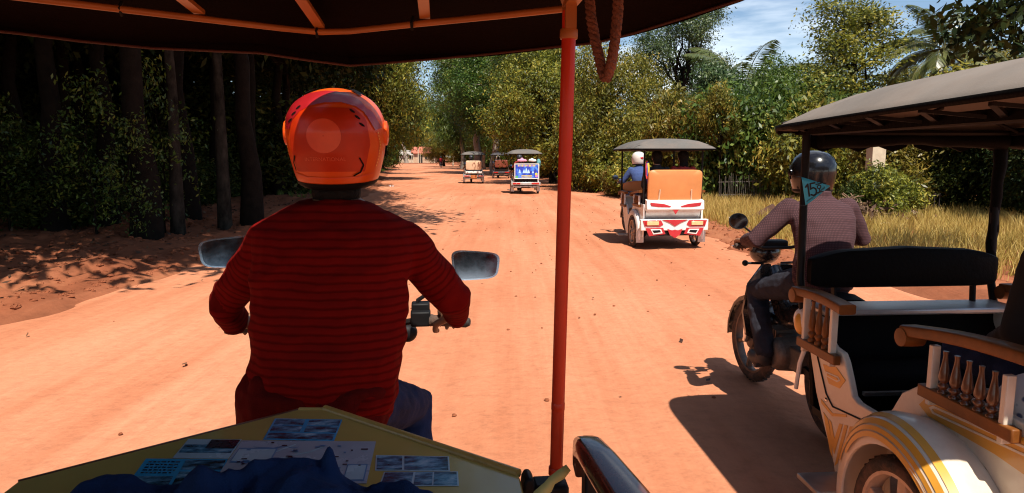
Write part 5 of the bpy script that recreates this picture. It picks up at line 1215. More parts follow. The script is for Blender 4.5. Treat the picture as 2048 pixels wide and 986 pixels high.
Jn = rider_pose(hz=1.0, steer=R(3), el_out=0.33); Jn['neck'] += Vector((0.05, 0.06, -0.04)); Jn['head'] += Vector((0.05, 0.10, -0.06)); Jn['sh_l'] += Vector((0.03, 0.06, -0.04)); Jn['sh_r'] += Vector((0.05, 0.06, -0.04))
person('rider in a black helmet and red checked shirt on the motorcycle pulling the nearest cart', ml, mrz, Jn, CHECK, denim('faded_dark_denim', (0.030, 0.030, 0.040)), helmet=GLOSSBLACK, hk=0.94, vox=0.006)
# passenger at the right border of the picture
BLACKC = M('black_cotton', (0.012, 0.011, 0.012), 0.9, var=0.2)
PATT, t_, b_s, n_, l_ = new_mat('patterned_trousers'); co = n_('ShaderNodeTexCoord'); vo = n_('ShaderNodeTexVoronoi'); vo.inputs['Scale'].default_value = 30; l_(co.outputs['Object'], vo.inputs['Vector'])
rr_ = ramp(n_, [(0.2, (0.10, 0.13, 0.25)), (0.35, (0.75, 0.75, 0.75)), (0.8, (0.70, 0.71, 0.74))]); l_(vo.outputs['Distance'], rr_.inputs['Fac']); l_(rr_.outputs['Color'], b_s.inputs['Base Color']); b_s.inputs['Roughness'].default_value = 0.85
pl = rotz((-0.01, -0.18, 0), A4) + near.location
person('passenger in black seated in the cream and yellow cart at the right border', pl, A4, sit_pose(0.66), BLACKC, DENIM, skin=SKINL, hair=True, vox=0.010, hands='rest')

bg0 = rotz((-0.33, -0.36, 0.645), A4) + near.location
mb = MB(); mb.ell((0, 0, 0.10), (0.085, 0.12, 0.11), 18, 12); o = fuse('bag', mb, PATT, None, 0.012, 2, warp=lambda p: 0.02 * noise.noise(p * 9)); o.location = bg0; tag(o, 'white bag with blue spots on the rear seat of the cream and yellow cart', 'bag')

# ================================================================== THE CART WITH THE ORANGE BACKREST
oc = Vector((2.66, 12.05, 0)); oa = R(5)
cart('red and white cart with a big orange backrest and grey roof, ahead on the right', oc, oa, PWHITE, PRED, ORANGEV, ORANGEV, TOPGREY, WOODO, rear_crimson, detail=1, crown=0.20, tx=0.555)
ol = rotz((-0.02, 1.55, 0), oa) + oc
moto('dark motorcycle with round mirrors pulling the orange-backed cart', ol, oa + R(3), MOTOBLACK, detail=0, mirrors='round', mir_out=0.36, mir_z=1.14)
BLUEC = M('blue_cotton_shirt', (0.035, 0.065, 0.19), 0.85, var=0.15, scale=9)
WHELM = M('white_helmet_paint', (0.70, 0.66, 0.62), 0.3, var=0.04, coat=0.4, dust=0.1)
Jd = rider_pose(); rd_ = person('rider in a white helmet and blue shirt pulling the orange-backed cart', ol, oa + R(3), Jd, BLUEC, DENIM, helmet=WHELM, vox=0.012, visor=False)
hm = [o for o in rd_.children if o.name.startswith('helmet')][0]; mb = MB(); mb.ell(Vector(Jd['head']) + Vector((0.02, -0.142, 0.03)), (0.035, 0.012, 0.025)); mb.build('painted_emblem', PRED, hm)
REDC = M('red_cotton', (0.38, 0.03, 0.03), 0.85); GREYC = M('grey_cotton', (0.10, 0.10, 0.11), 0.9); DARKC = M('dark_cotton', (0.02, 0.02, 0.025), 0.9)
for dx, lab, sh, lg in ((-0.22, 'dark-haired passenger on the left side of the orange backrest', DARKC, False), (0.24, 'dark-haired passenger in red on the right side of the orange backrest', REDC, True)):
    person(lab, rotz((dx, -0.42, 0), oa) + oc, oa, sit_pose(0.79), sh, DARKC, skin=SKINL, hair=True, longhair=lg, vox=0.013, hands='rest')
rb_ = rotz((-0.47, -0.64, 0), oa) + oc
t = thing('ribbon', 'red, blue and yellow ribbons tied to the rear left post of the orange-backed cart', 'ribbon', rb_ + Vector((0, -0.03, 1.25)))
for i, (cname, cc_) in enumerate((('red', (0.5, 0.03, 0.03)), ('blue', (0.04, 0.06, 0.35)), ('yellow', (0.7, 0.5, 0.06)))):
    mb = MB(); pts = [(0.010 * i, -0.008 * i, 0.24 - 0.02 * i), (0.02 * i - 0.01, -0.02, 0.12), (0.02 * i, -0.01, 0.0 - 0.07 * i), (0.015 * i + 0.01, -0.02, -0.06 - 0.08 * i)]
    for p, q in zip(pts[:-1], pts[1:]): mb.bar(p, q, 0.030, 0.004, up=(0, 1, 0))
    mb.build('strip', M(cname + '_ribbon', cc_, 0.7), t)
# ================================================================== THREE CARTS FARTHER ALONG
def far_person(lab, loc, rz, J, sh, helmet=None, lg=False): return person(lab, loc, rz, J, sh, DARKC, helmet=helmet, hair=helmet is None, longhair=lg, vox=0.022, hands='grip' if helmet else 'rest', visor=False)
NAVY = M('navy_paint', (0.05, 0.055, 0.07), 0.4, dust=0.3)
def train(loc, rz, clab, mlab, rlab, paint, backm, top, rear, shirt, helm, pax=()):
    c = Vector(loc); cart(clab, c, rz, paint, paint, BLACKV, backm, top, WOODO, rear, detail=1, spindles=2, crown=0.21, tx=0.57)
    l = rotz((-0.05, 1.55, 0), rz) + c; moto(mlab, l, rz, MOTOBLACK, detail=0)
    far_person(rlab, l, rz, rider_pose(), shirt, helm)
    for dx, lab, sh, lg in pax: far_person(lab, rotz((dx, -0.40, 0), rz) + c, rz, sit_pose(0.72), sh, None, lg)
    return c
DHELM = M('dark_helmet', (0.03, 0.03, 0.035), 0.3)
bc = train((0.52, 29.3, 0), R(5), 'dark cart with a blue advertising board on its back', 'motorcycle pulling the cart with the blue board', 'rider in a red shirt pulling the cart with the blue board', SILVER, BLACKV, TOPGREY, rear_bar(SILVER), REDC, DHELM)
train((-2.33, 40.7, 0), R(6), 'cart with a cream backrest, leftmost of the far carts', 'motorcycle pulling the cart with the cream backrest', 'rider in dark clothes pulling the cart with the cream backrest', SILVER, CREAMV, TOPGREY, rear_bar(SILVER, M('orange_plate', (0.48, 0.15, 0.04), 0.5, dust=0.2), PWHITE), DARKC, DHELM)
train((-0.85, 50.0, 0), R(6), 'black-roofed cart with red-brown backrest, half hidden behind the blue board', 'motorcycle pulling the black-roofed far cart', 'rider with a white helmet pulling the black-roofed far cart', NAVY, BROWNV, TOPBLACK, rear_bar(NAVY), GREYC, WHELM, ((-0.2, 'passenger in white in the black-roofed far cart', M('white_cotton', (0.7, 0.7, 0.68), 0.9), False),))
# advertising board: flat print of blue temple towers under a bright title strip
AD, t_, b_s, n_, l_ = new_mat('board_print'); co = n_('ShaderNodeTexCoord'); nz = n_('ShaderNodeTexNoise'); nz.inputs['Scale'].default_value = 5; nz.inputs['Detail'].default_value = 4; l_(co.outputs['Object'], nz.inputs['Vector'])
rr_ = ramp(n_, [(0.30, (0.015, 0.015, 0.16)), (0.5, (0.03, 0.07, 0.55)), (0.62, (0.08, 0.30, 0.85)), (0.75, (0.35, 0.10, 0.55))]); l_(nz.outputs['Fac'], rr_.inputs['Fac']); l_(rr_.outputs['Color'], b_s.inputs['Base Color']); b_s.inputs['Roughness'].default_value = 0.35
bo = rotz((0.03, -0.80, 0), R(5)) + bc
t = thing('advertising_board', 'blue printed advertising board with white frame on the back of a far cart', 'board', bo, R(5))
mb = MB(); mb.box((0, 0, 0.96), (1.02, 0.03, 0.64)); mb.build('backing', BLACKP, t)
mb = MB(); mb.box((0, -0.018, 0.96), (0.96, 0.006, 0.56)); pr = mb.build('print', AD, t, smooth=0)
for c_, d_ in (((0, -0.02, 1.262), (1.04, 0.02, 0.035)), ((0, -0.02, 0.658), (1.04, 0.02, 0.035)), ((-0.503, -0.02, 0.96), (0.034, 0.02, 0.569)), ((0.503, -0.02, 0.96), (0.034, 0.02, 0.569))): mb = MB(); mb.box(c_, d_); mb.build('frame', PWHITE, t)
ADW = M('print_pale_blue', (0.45, 0.70, 0.95), 0.4); ADY = M('print_yellow', (0.75, 0.62, 0.06), 0.4); ADP = M('print_pink', (0.70, 0.25, 0.45), 0.4); ADG = M('print_green', (0.10, 0.45, 0.15), 0.4)
for x, w, h in ((-0.02, 0.07, 0.22), (-0.12, 0.055, 0.16), (0.08, 0.055, 0.16), (-0.30, 0.05, 0.17), (0.26, 0.045, 0.10)):
    poly_xz(pr, 'printed_tower', ADW, [(x - w, 0.88), (x + w, 0.88), (x + w * 0.6, 0.88 + h * 0.45), (x + w * 0.35, 0.88 + h * 0.75), (x, 0.88 + h), (x - w * 0.35, 0.88 + h * 0.75), (x - w * 0.6, 0.88 + h * 0.45)], -0.0212, 0.001)
rt_ = random.Random(5)
for i in range(13):                                        # title strip, too small to read
    x = -0.36 + i * 0.058; mb = MB(); mb.box((x, -0.0216, 1.19), (0.036, 0.001, rt_.uniform(0.05, 0.075))); mb.build('printed_letter', [ADY, ADP][i % 3 == 1], pr, smooth=0)
mb = MB(); mb.box((0.0, -0.0216, 0.745), (0.44, 0.001, 0.09)); mb.build('printed_band', ADY, pr, smooth=0)
for i in range(9): mb = MB(); mb.box((-0.19 + i * 0.048, -0.0222, 0.745), (0.03, 0.001, 0.05)); mb.build('printed_letter', AD, pr, smooth=0)
for x, z, m_ in ((-0.42, 0.72, ADG), (0.41, 0.76, ADP), (0.40, 0.84, ADY)): mb = MB(); mb.lathe([(0.055, 0), (0.045, 0.0012)], (x, -0.0212, z), (0, -1, 0), 14); mb.build('printed_spot', m_, pr, smooth=0)
# bags piled on the back of that cart
def bag(lab, c, r_, m_, seed):
    mb = MB(); mb.ell((0, 0, r_[2]), r_, 18, 12); mb.tube([(-r_[0] * 0.4, 0, r_[2] * 1.8), (0, 0, r_[2] * 2.5), (r_[0] * 0.4, 0, r_[2] * 1.8)], 0.014, 6)
    o = fuse('bag', mb, m_, None, 0.016, 2, warp=lambda p: 0.03 * noise.noise(p * 8 + Vector((seed, 0, 0)))); o.location = rotz(c, R(5)) + bc; o.rotation_euler = (0, 0, R(5)); tag(o, lab, 'bag')
bag('pink bag lying on the back of the cart with the blue board', (-0.16, -0.72, 1.33), (0.22, 0.10, 0.07), M('pink_fabric', (0.62, 0.28, 0.40), 0.8), 1)
bag('white and black bag on the back of the cart with the blue board', (0.27, -0.72, 1.33), (0.17, 0.10, 0.075), M('white_fabric', (0.72, 0.72, 0.70), 0.8), 2)
bag('teal and grey bag hanging over the right corner above the blue board', (0.54, -0.66, 1.12), (0.10, 0.10, 0.17), M('teal_fabric', (0.10, 0.28, 0.30), 0.8), 3)
# far red motorbike
fm = on_level(882, 332, 0); fm = Vector((fm.x * 100 / fm.y, 100, 0))
fmo = moto('small red motorbike far down the road near the bend', fm, R(8), PRED, detail=0, rear_y=-0.58)
far_person('rider in a red shirt on the motorbike far down the road', fm, R(8), rider_pose(), M('bright_red_cotton', (0.62, 0.03, 0.03), 0.8), DHELM)
# ================================================================== OUR OWN CART
OA = R(6)
own = thing('passenger_cart', 'cart with yellow front board, red pole and dark canopy overhead, nearest of all', 'tuk-tuk cart', (-0.32, 0.35, 0), OA)
def W(v): return to_local(own, v)
BOARDY = M('yellow_board_paint', (0.50, 0.37, 0.10), 0.16, var=0.08, scale=3, coat=0.6, dust=0.10)
TRIMY = M('yellow_trim', (0.52, 0.31, 0.08), 0.3, var=0.15, coat=0.3, dust=0.15)
POLERED = M('red_pole_paint', (0.54, 0.030, 0.005), 0.4, var=0.12, scale=7, coat=0.08, dust=0.06, spec=0.25)
TUBEO = M('orange_frame_paint', (0.36, 0.115, 0.022), 0.4, var=0.15, scale=8, dust=0.2)
CANOPY = M('dark_canopy', (0.0065, 0.003, 0.0024), 0.85, spec=0.02, var=0.25, scale=4, bump=0.25, bscale=160)
ZB = 0.97
Lp, AL, AR_, Rp = [on_level(*q, ZB) for q in ((36, 962), (598, 818), (650, 818), (1038, 948))]
fw = rotz((0, 1, 0), OA)
outl = [Lp, AL, AR_, Rp, Rp - fw * 0.55, Lp - fw * 0.50]
def slab(name, mat, pts, z0, z1, parent, bevel=0.0):
    mb = MB(); p = [W(q) for q in pts]; mb.prism([(q.x, q.y) for q in p], z1 - z0, 'xy', z0); return mb.build(name, mat, parent, bevel=bevel)
board = slab('front_board', BOARDY, outl, ZB - 0.018, ZB, own, 0.003)
for a, b, r_ in ((AR_, Rp, 0.0085), (Lp, AL, 0.005), (AL, AR_, 0.007)):
    mb = MB(); up_ = Vector((0, 0, 0.001 if r_ > 0.008 else -0.003)); mb.tube([W(a) + up_, W(a.lerp(b, 0.5)) + up_, W(b) + up_], r_, 10); mb.build('edge_trim', TRIMY if r_ > 0.006 else WOOD, board)
for a, b in ((Lp, AL), (AL, AR_), (AR_, Rp)):               # front skirt below the board
    m_ = MB(); aa, bb = W(a), W(b); n_ = Vector((0, -0.012, 0)); lo = Vector((0, -0.10, 0.40 - ZB)); z_ = Vector((0, 0, -0.019))
    m_.loft([[aa + n_ + z_, bb + n_ + z_, bb + n_ * 2 + z_, aa + n_ * 2 + z_], [aa + n_ + lo, bb + n_ + lo, bb + n_ * 2 + lo, aa + n_ * 2 + lo]]); m_.build('front_panel', BOARDY, own)
mb = MB(); mb.box((-0.02, 0.0, 0.36), (0.94, 1.5, 0.04)); mb.build('floor', BLACKM, own)
for sx in (-1, 1):
    mb = MB(); mb.box((sx * 0.49 - 0.02, -0.35, 0.58), (0.03, 1.1, 0.40)); mb.build('side_panel', BOARDY, own, bevel=0.005)
    wheel(own, (sx * 0.62, -0.25, 0.255), 0.255, 0.085, 5, ALLOY)
mb = MB(); pad(mb, -0.48, 0.44, -0.62, -0.10, 0.50, 0.70); mb.build('rear_seat', BLACKV, own)

# printed sheets lying under the varnish: map and picture cards
PAPER = M('map_paper', (0.36, 0.40, 0.47), 0.25, var=0.10, scale=9, coat=0.3)
PRB = M('print_blue', (0.03, 0.34, 0.62), 0.25, var=0.15, scale=5, coat=0.3)
PRD = M('print_dark', (0.012, 0.022, 0.035), 0.25, var=0.4, scale=25, coat=0.3)
PRP = M('print_pale', (0.40, 0.53, 0.60), 0.25, var=0.15, scale=6, coat=0.3)
PRL = M('print_line_blue', (0.06, 0.18, 0.36), 0.3)
def photo_print(name, seed):                               # small landscape photographs, blue with age
    m, t, b, n, l = new_mat(name); co = n('ShaderNodeTexCoord'); mp_ = n('ShaderNodeMapping'); mp_.inputs['Location'].default_value = (seed * 3.1, seed * 1.7, 0); mp_.inputs['Scale'].default_value = (18, 42, 1)
    nz = n('ShaderNodeTexNoise'); nz.inputs['Scale'].default_value = 1.0; nz.inputs['Detail'].default_value = 7; nz.inputs['Roughness'].default_value = 0.65
    l(co.outputs['Object'], mp_.inputs['Vector']); l(mp_.outputs['Vector'], nz.inputs['Vector'])
    r = ramp(n, [(0.36, (0.010, 0.020, 0.03)), (0.47, (0.03, 0.10, 0.17)), (0.56, (0.12, 0.32, 0.46)), (0.70, (0.48, 0.62, 0.70))]); l(nz.outputs['Fac'], r.inputs['Fac']); l(r.outputs['Color'], b.inputs['Base Color']); b.inputs['Roughness'].default_value = 0.22; b.inputs['Coat Weight'].default_value = 0.3
    return m
PHOTO = [photo_print('photo_print', s) for s in range(6)]
def flat(name, mat, quad, dz, parent, th=0.0004):
    mb = MB(); p = [W(on_level(x, y, ZB)) for x, y in quad]; mb.prism([(q.x, q.y) for q in p], th, 'xy', ZB + dz); return mb.build(name, mat, parent, smooth=0)
def lerp2(q, u, v):                                        # point inside a quad: tl, tr, br, bl
    a = (q[0][0] + (q[1][0] - q[0][0]) * u, q[0][1] + (q[1][1] - q[0][1]) * u); b = (q[3][0] + (q[2][0] - q[3][0]) * u, q[3][1] + (q[2][1] - q[3][1]) * u)
    return (a[0] + (b[0] - a[0]) * v, a[1] + (b[1] - a[1]) * v)
def sub(q, u0, u1, v0, v1): return [lerp2(q, u0, v0), lerp2(q, u1, v0), lerp2(q, u1, v1), lerp2(q, u0, v1)]
A_ = [(550, 838), (685, 840), (668, 883), (526, 880)]; sA = flat('picture_card', PRB, A_, 0.0008, board)
for i, r_ in enumerate(((0.03, 0.46, 0.04, 0.30), (0.52, 0.98, 0.04, 0.30), (0.03, 0.46, 0.34, 0.62), (0.52, 0.98, 0.34, 0.62), (0.03, 0.97, 0.68, 0.95))): flat('printed_photo', PHOTO[i % 6], sub(A_, *r_), 0.0015, sA)
B_ = [(377, 879), (484, 880), (457, 918), (345, 917)]; sB = flat('picture_card', PRP, B_, 0.0008, board)
flat('printed_photo', PHOTO[2], sub(B_, 0.03, 0.97, 0.30, 0.72), 0.0015, sB); flat('printed_block', PRD, sub(B_, 0.45, 0.98, 0.05, 0.5), 0.0022, sB)
C_ = [(292, 918), (456, 919), (432, 976), (250, 976)]; sC = flat('picture_card', PRB, C_, 0.0006, board)
for i, r_ in enumerate(((0.50, 0.98, 0.05, 0.38), (0.50, 0.98, 0.46, 0.92), (0.02, 0.46, 0.62, 0.97))): flat('printed_photo', PHOTO[3 + i], sub(C_, *r_), 0.0014, sC)
rt_ = random.Random(9)
for r_ in range(5):                                        # lines of text too small to read
    u = 0.06
    while u < 0.42: w = rt_.uniform(0.02, 0.06); flat('printed_word', PRD, sub(C_, u, min(0.44, u + w), 0.10 + 0.095 * r_, 0.135 + 0.095 * r_), 0.0014, sC); u += w + 0.02
D_ = [(484, 882), (752, 884), (738, 945), (438, 945)]; D_ = D_[:2] + [(733, 968), (424, 968)]; sD = flat('map_sheet', PAPER, D_, 0.0010, board)
for r_ in ((0.02, 0.30, 0.18, 0.52), (0.62, 0.80, 0.62, 0.90), (0.34, 0.58, 0.60, 0.92), (0.84, 0.98, 0.55, 0.95)):
    flat('map_box', PRL, sub(D_, *r_), 0.0017, sD); a, b, c, d = r_; flat('map_box_inside', PRP, sub(D_, a + 0.008, b - 0.008, c + 0.03, d - 0.03), 0.0023, sD)
for k in range(44):
    u, v = rt_.uniform(0.03, 0.93), rt_.uniform(0.04, 0.92); w = rt_.uniform(0.015, 0.05); flat('map_name', PRD if k % 3 else PRL, sub(D_, u, u + w, v, v + 0.022), 0.0028, sD)
for k in range(9):                                         # roads and rivers of the map
    mb = MB(); u, v = rt_.uniform(0.02, 0.9), rt_.uniform(0.05, 0.9); du, dv = rt_.choice(((0.05, 0.0), (0.0, 0.12), (0.04, 0.08), (0.045, -0.06))); P_ = []
    for j in range(8):
        P_.append((u, v)); u += du + rt_.uniform(-0.01, 0.01); v += dv + rt_.uniform(-0.03, 0.03)
        if not (0.02 < u < 0.98 and 0.03 < v < 0.97): break
    pts = [W(on_level(*lerp2(D_, *q), ZB)) + Vector((0, 0, 0.0018)) for q in P_]
    for p, q in zip(pts[:-1], pts[1:]): mb.bar(p, q, 0.0014 if k % 3 else 0.004, 0.0004)
    if mb.v: mb.build('map_line', PRL if k % 3 else PRP, sD, smooth=0)
E_ = [(752, 911), (898, 914), (900, 943), (750, 942)]; sE = flat('picture_card', PRP, E_, 0.0008, board)
for i, r_ in enumerate(((0.02, 0.36, 0.06, 0.94), (0.39, 0.98, 0.06, 0.94))): flat('printed_photo', PHOTO[i], sub(E_, *r_), 0.0015, sE)
F_ = [(768, 945), (916, 944), (918, 973), (758, 973)]; sF = flat('picture_card', PRP, F_, 0.0008, board)
for i, r_ in enumerate(((0.02, 0.40, 0.06, 0.94), (0.43, 0.66, 0.06, 0.94), (0.68, 0.98, 0.06, 0.94))): flat('printed_photo', PHOTO[i + 3], sub(F_, *r_), 0.0015, sF)
flat('printed_photo', PHOTO[5], sub(F_, 0.70, 0.96, 0.2, 0.85), 0.0021, sF)

# red pole on its bracket, canopy frame
pb, pt = at(1112, 952, 1.17), at(1139, 22, 1.15)
mb = MB(); mb.tube([W(pb.lerp(pt, k / 6)) for k in range(7)], 0.0118, 16); pole = mb.build('pole', POLERED, own)
for k, r_ in ((0.013, 0.0142), (0.165, 0.0124), (0.955, 0.0150)):
    mb = MB(); c = pb.lerp(pt, k); d = (pt - pb).normalized(); mb.lathe([(r_ - 0.001, -0.008), (r_, -0.006), (r_, 0.006), (r_ - 0.001, 0.008)], W(c), rotz(d, -OA), 16); mb.build('collar', POLERED if k < 0.5 else TUBEO, pole)
pl2 = pb - rotz((1.02, 0.0, 0), OA); pt2 = pt - rotz((1.02, 0.0, 0), OA)
mb = MB(); mb.tube([W(pl2), W(pt2)], 0.0118, 14); mb.build('pole', POLERED, own)
for c in (pb, pl2):
    q = W(c) + Vector((0, 0, -0.01)); s = 1 if c is pb else -1
    mb = MB(); mb.box(q + Vector((-0.012 * s, 0.0, -0.035)), (0.066, 0.05, 0.075)); br = mb.build('pole_bracket', BLACKP, own, bevel=0.008)
    mb = MB(); mb.loft([[q + Vector((-0.052 * s + x, y, z)) for x, y in ((-w, -0.022), (w, -0.022), (w, 0.022), (-w, 0.022))] for z, w in ((-0.075, 0.014), (-0.02, 0.013), (0.008, 0.010), (0.018, 0.005))]); mb.build('bracket_lug', BLACKP, br, bevel=0.006)
    mb = MB(); mb.lathe([(0.007, 0), (0.007, 0.006), (0.003, 0.008)], q + Vector((-0.02, -0.026, -0.03)), (0, -1, 0), 8); mb.build('bolt', STEEL, br)
for k in range(2):
    mb = MB(); c = Vector((pb if k == 0 else pl2)); d = rotz((0.02 if k == 0 else -0.02, -1.15, 0), OA)
    mb.tube([W(c + d + Vector((0, 0, -0.2))), W(c + d + Vector((0, 0, 0.83)))], 0.0118, 12); mb.build('pole', POLERED, own)
ZT = 1.82
front = [on_level(x, y, ZT) for x, y in ((90, 0), (250, 19), (400, 37), (560, 56), (640, 64), (700, 62), (830, 48), (1000, 31), (1140, 16))]
mb = MB(); mb.tube([W(p) for p in [front[0] + (front[0] - front[1]) * 0.6] + front], 0.0066, 10); mb.build('front_rail', TUBEO, own)
for i, (bx, by) in enumerate(((400, 37), (640, 64), (850, 46))):
    p = W(on_level(bx, by, ZT)); mb = MB()
    mb.bar(p + Vector((0, 0, 0.012)), p + Vector((0, -0.9, 0.075)), 0.021, 0.008); mb.bar(p + Vector((0, -0.9, 0.075)), p + Vector((0, -2.2, 0.02)), 0.021, 0.008); mb.build('roof_rib', TUBEO, own)
p = W(pt); mb = MB(); mb.bar(p + Vector((0, 0, 0.01)), p + Vector((-0.045, -0.03, 0.10)), 0.026, 0.006); mb.bar(p + Vector((0, 0, -0.03)), p + Vector((0.0, 0, 0.03)), 0.032, 0.018); mb.bar(p + Vector((0, 0, 0.01)), p + Vector((0.03, -0.5, 0.05)), 0.022, 0.008); mb.build('corner_bracket', TUBEO, own)
for f_ in (0.16, 0.52, 0.80):                              # clips holding the canopy to the rail
    i = int(f_ * 8); q = W(front[i]); mb = MB(); mb.tube([q + Vector((-0.006, 0, -0.012)), q + Vector((-0.007, -0.01, 0.0)), q + Vector((-0.004, 0, 0.014))], 0.003, 6); mb.build('clip', BLACKP, own)
hem = [on_level(x, y, 1.778 + 0.022 * min(1, max(0, (x - 720) / 330)) + 0.012 * min(1, max(0, (620 - x) / 400))) for x, y in ((-260, 30), (-120, 50), (40, 67), (160, 82), (300, 96), (520, 106), (620, 121), (700, 131), (760, 127), (860, 119), (980, 108), (1100, 95), (1190, 86), (1270, 66), (1370, 35), (1480, 0), (1540, -25), (1600, -50))]
hl = [W(p) for p in hem]
hl = hl + [Vector((0.62, 0.15, 1.76)), Vector((0.66, -0.2, 1.76)), Vector((0.66, -1.3, 1.76)), Vector((0.5, -1.42, 1.76)), Vector((-0.6, -1.42, 1.76)), Vector((-0.74, -1.3, 1.76)), Vector((-0.76, -0.2, 1.76)), Vector((-0.72, 0.35, 1.76))]
cen = Vector((-0.03, -0.05, 0))
def cring(s, z, wav=0.0): return [Vector((cen.x + (p.x - cen.x) * s, cen.y + (p.y - cen.y) * s, (p.z if z is None else z) + wav * math.sin(i * 1.7))) for i, p in enumerate(hl)]
mb = MB(); mb.loft([cring(1.0, None, 0.002), cring(1.004, 1.80, 0.002), cring(0.97, 1.822), cring(0.90, 1.846), cring(0.7, 1.868), cring(0.45, 1.905), cring(0.2, 1.925), cring(0.02, 1.93)], cap=False)
cn_ = mb.build('canopy', CANOPY, own, smooth=60); so = cn_.modifiers.new('thickness', 'SOLIDIFY'); so.thickness = 0.004; so.offset = 1
mb = MB()
for i in range(12):                                        # piping along the front hem
    pass
mb.tube([p + Vector((0, 0, 0.0)) for p in hl[:18]], 0.003, 6); mb.build('hem_piping', TUBEO if False else M('hem_piping', (0.06, 0.012, 0.006), 0.7), cn_)
# own armrest at the bottom right
mb = MB(); rings = []
n0 = on_level(1172, 889, 1.045); dirb = rotz((0.10, -1, 0), OA).normalized()
for k, (a, dz, w, h) in enumerate(((-0.012, -0.055, 0.016, 0.012), (-0.016, -0.03, 0.020, 0.020), (-0.008, -0.008, 0.022, 0.022), (0.02, 0.0, 0.024, 0.022), (0.08, 0.002, 0.029, 0.020), (0.2, 0.0, 0.034, 0.019), (0.5, -0.005, 0.034, 0.019))):
    c = n0 + dirb * a + Vector((0, 0, dz)); sd_ = dirb.cross(Vector((0, 0, 1)))
    rings.append([W(c + sd_ * w * math.copysign(abs(math.cos(t_)) ** 0.5, math.cos(t_)) + Vector((0, 0, 1)) * h * math.copysign(abs(math.sin(t_)) ** 0.5, math.sin(t_))) for t_ in [2 * math.pi * j / 16 for j in range(16)]])
mb.loft(rings); ar = mb.build('armrest', M('dark_varnished_wood', (0.075, 0.020, 0.010), 0.25, var=0.4, scale=12, coat=0.6, dust=0.15), own, smooth=50)
for a in (0.035, 0.35): mb = MB(); c = n0 + dirb * a; mb.bar(W(c + Vector((0, 0, -0.32))), W(c + Vector((0, 0, -0.01))), 0.035, 0.03); mb.build('upright', BLACKP, ar, bevel=0.004)

# hanging strap, ribbon, crumpled cloth: things of their own
ROPE = M('braided_strap', (0.16, 0.055, 0.03), 0.8, var=0.4, scale=60, bump=0.6, bscale=200)
sp = at(1236, -60, 1.02); t = thing('strap_loop', 'braided brown strap hanging in a loop from the canopy, right of the red pole', 'strap', sp)
loop = [at(1236, -60, 1.02), at(1236, 20, 1.02), at(1230, 80, 1.02), at(1222, 130, 1.02), at(1214, 158, 1.025), at(1206, 150, 1.03), at(1199, 118, 1.035), at(1190, 80, 1.04), at(1182, 35, 1.05), at(1178, -20, 1.06)]
def resample(pts, n):
    L_ = [0.0]
    for a, b in zip(pts[:-1], pts[1:]): L_.append(L_[-1] + (b - a).length)
    out = []
    for i in range(n):
        q = L_[-1] * i / (n - 1); j = max(0, min(len(pts) - 2, int(np.searchsorted(L_, q)) - 1)); out.append(pts[j].lerp(pts[j + 1], (q - L_[j]) / (L_[j + 1] - L_[j])))
    return out
cs = resample(loop, 90)
for k in range(3):
    mb = MB(); q = []
    for i, c in enumerate(cs):
        a = 0.75 * i + 2.094 * k; d = (cs[min(89, i + 1)] - cs[max(0, i - 1)]).normalized(); x, y, _ = frame(d); q.append(c + x * math.cos(a) * 0.0045 + y * math.sin(a) * 0.0035 - sp)
    mb.tube(q, 0.0050, 7); mb.build('strand', ROPE, t)
rbn = M('pale_yellow_ribbon', (0.42, 0.36, 0.12), 0.7, var=0.15)
mb = MB(); pts = [at(1137, 936, 1.10), at(1122, 950, 1.095), at(1104, 962, 1.09), at(1096, 975, 1.088), at(1075, 992, 1.085), at(1066, 1010, 1.08)]
ws = [0.008, 0.012, 0.010, 0.013, 0.012, 0.012]; L0 = []; L1 = []
for p, w in zip(pts, ws): L0.append(p + Vector((w * 0.6, 0, -w * 0.7)) * 0.8); L1.append(p - Vector((w * 0.6, 0, -w * 0.7)) * 0.8 + Vector((0, 0.004, 0)))
mb.loft([L0, L1], cap=False, closed=False); o = mb.build('ribbon', rbn, off=pts[2]); o.location = pts[2]; so = o.modifiers.new('thickness', 'SOLIDIFY'); so.thickness = 0.0012
tag(o, 'pale yellow ribbon tied at the foot of the red pole', 'ribbon')

JEAN = M('blue_denim_cloth', (0.011, 0.028, 0.088), 0.85, spec=0.1, var=0.25, scale=10, bump=0.35, bscale=320)
rc = np.random.default_rng(21); nU, nV = 190, 90; x0, x1, y0, y1 = -0.74, -0.10, 0.84, 1.165
ridges = [(-0.452, 1.10, 1.10, 0.055, 0.024), (-0.405, 1.09, 1.35, 0.050, 0.022), (-0.36, 1.09, 1.75, 0.052, 0.022), (-0.50, 1.06, 0.8, 0.035, 0.02), (-0.56, 1.04, 0.45, 0.03, 0.02), (-0.30, 1.07, 2.3, 0.04, 0.02), (-0.25, 1.06, 2.7, 0.045, 0.02), (-0.20, 1.04, 2.9, 0.03, 0.016), (-0.62, 1.02, 0.3, 0.03, 0.02), (-0.42, 0.98, 0.2, 0.03, 0.03), (-0.28, 0.98, 2.0, 0.035, 0.02), (-0.5, 0.95, 1.2, 0.04, 0.025), (-0.33, 1.12, 1.45, 0.03, 0.012)]
vs = []; env = lambda x: 0.035 * math.sin((x - x0) / (x1 - x0) * math.pi) ** 0.5
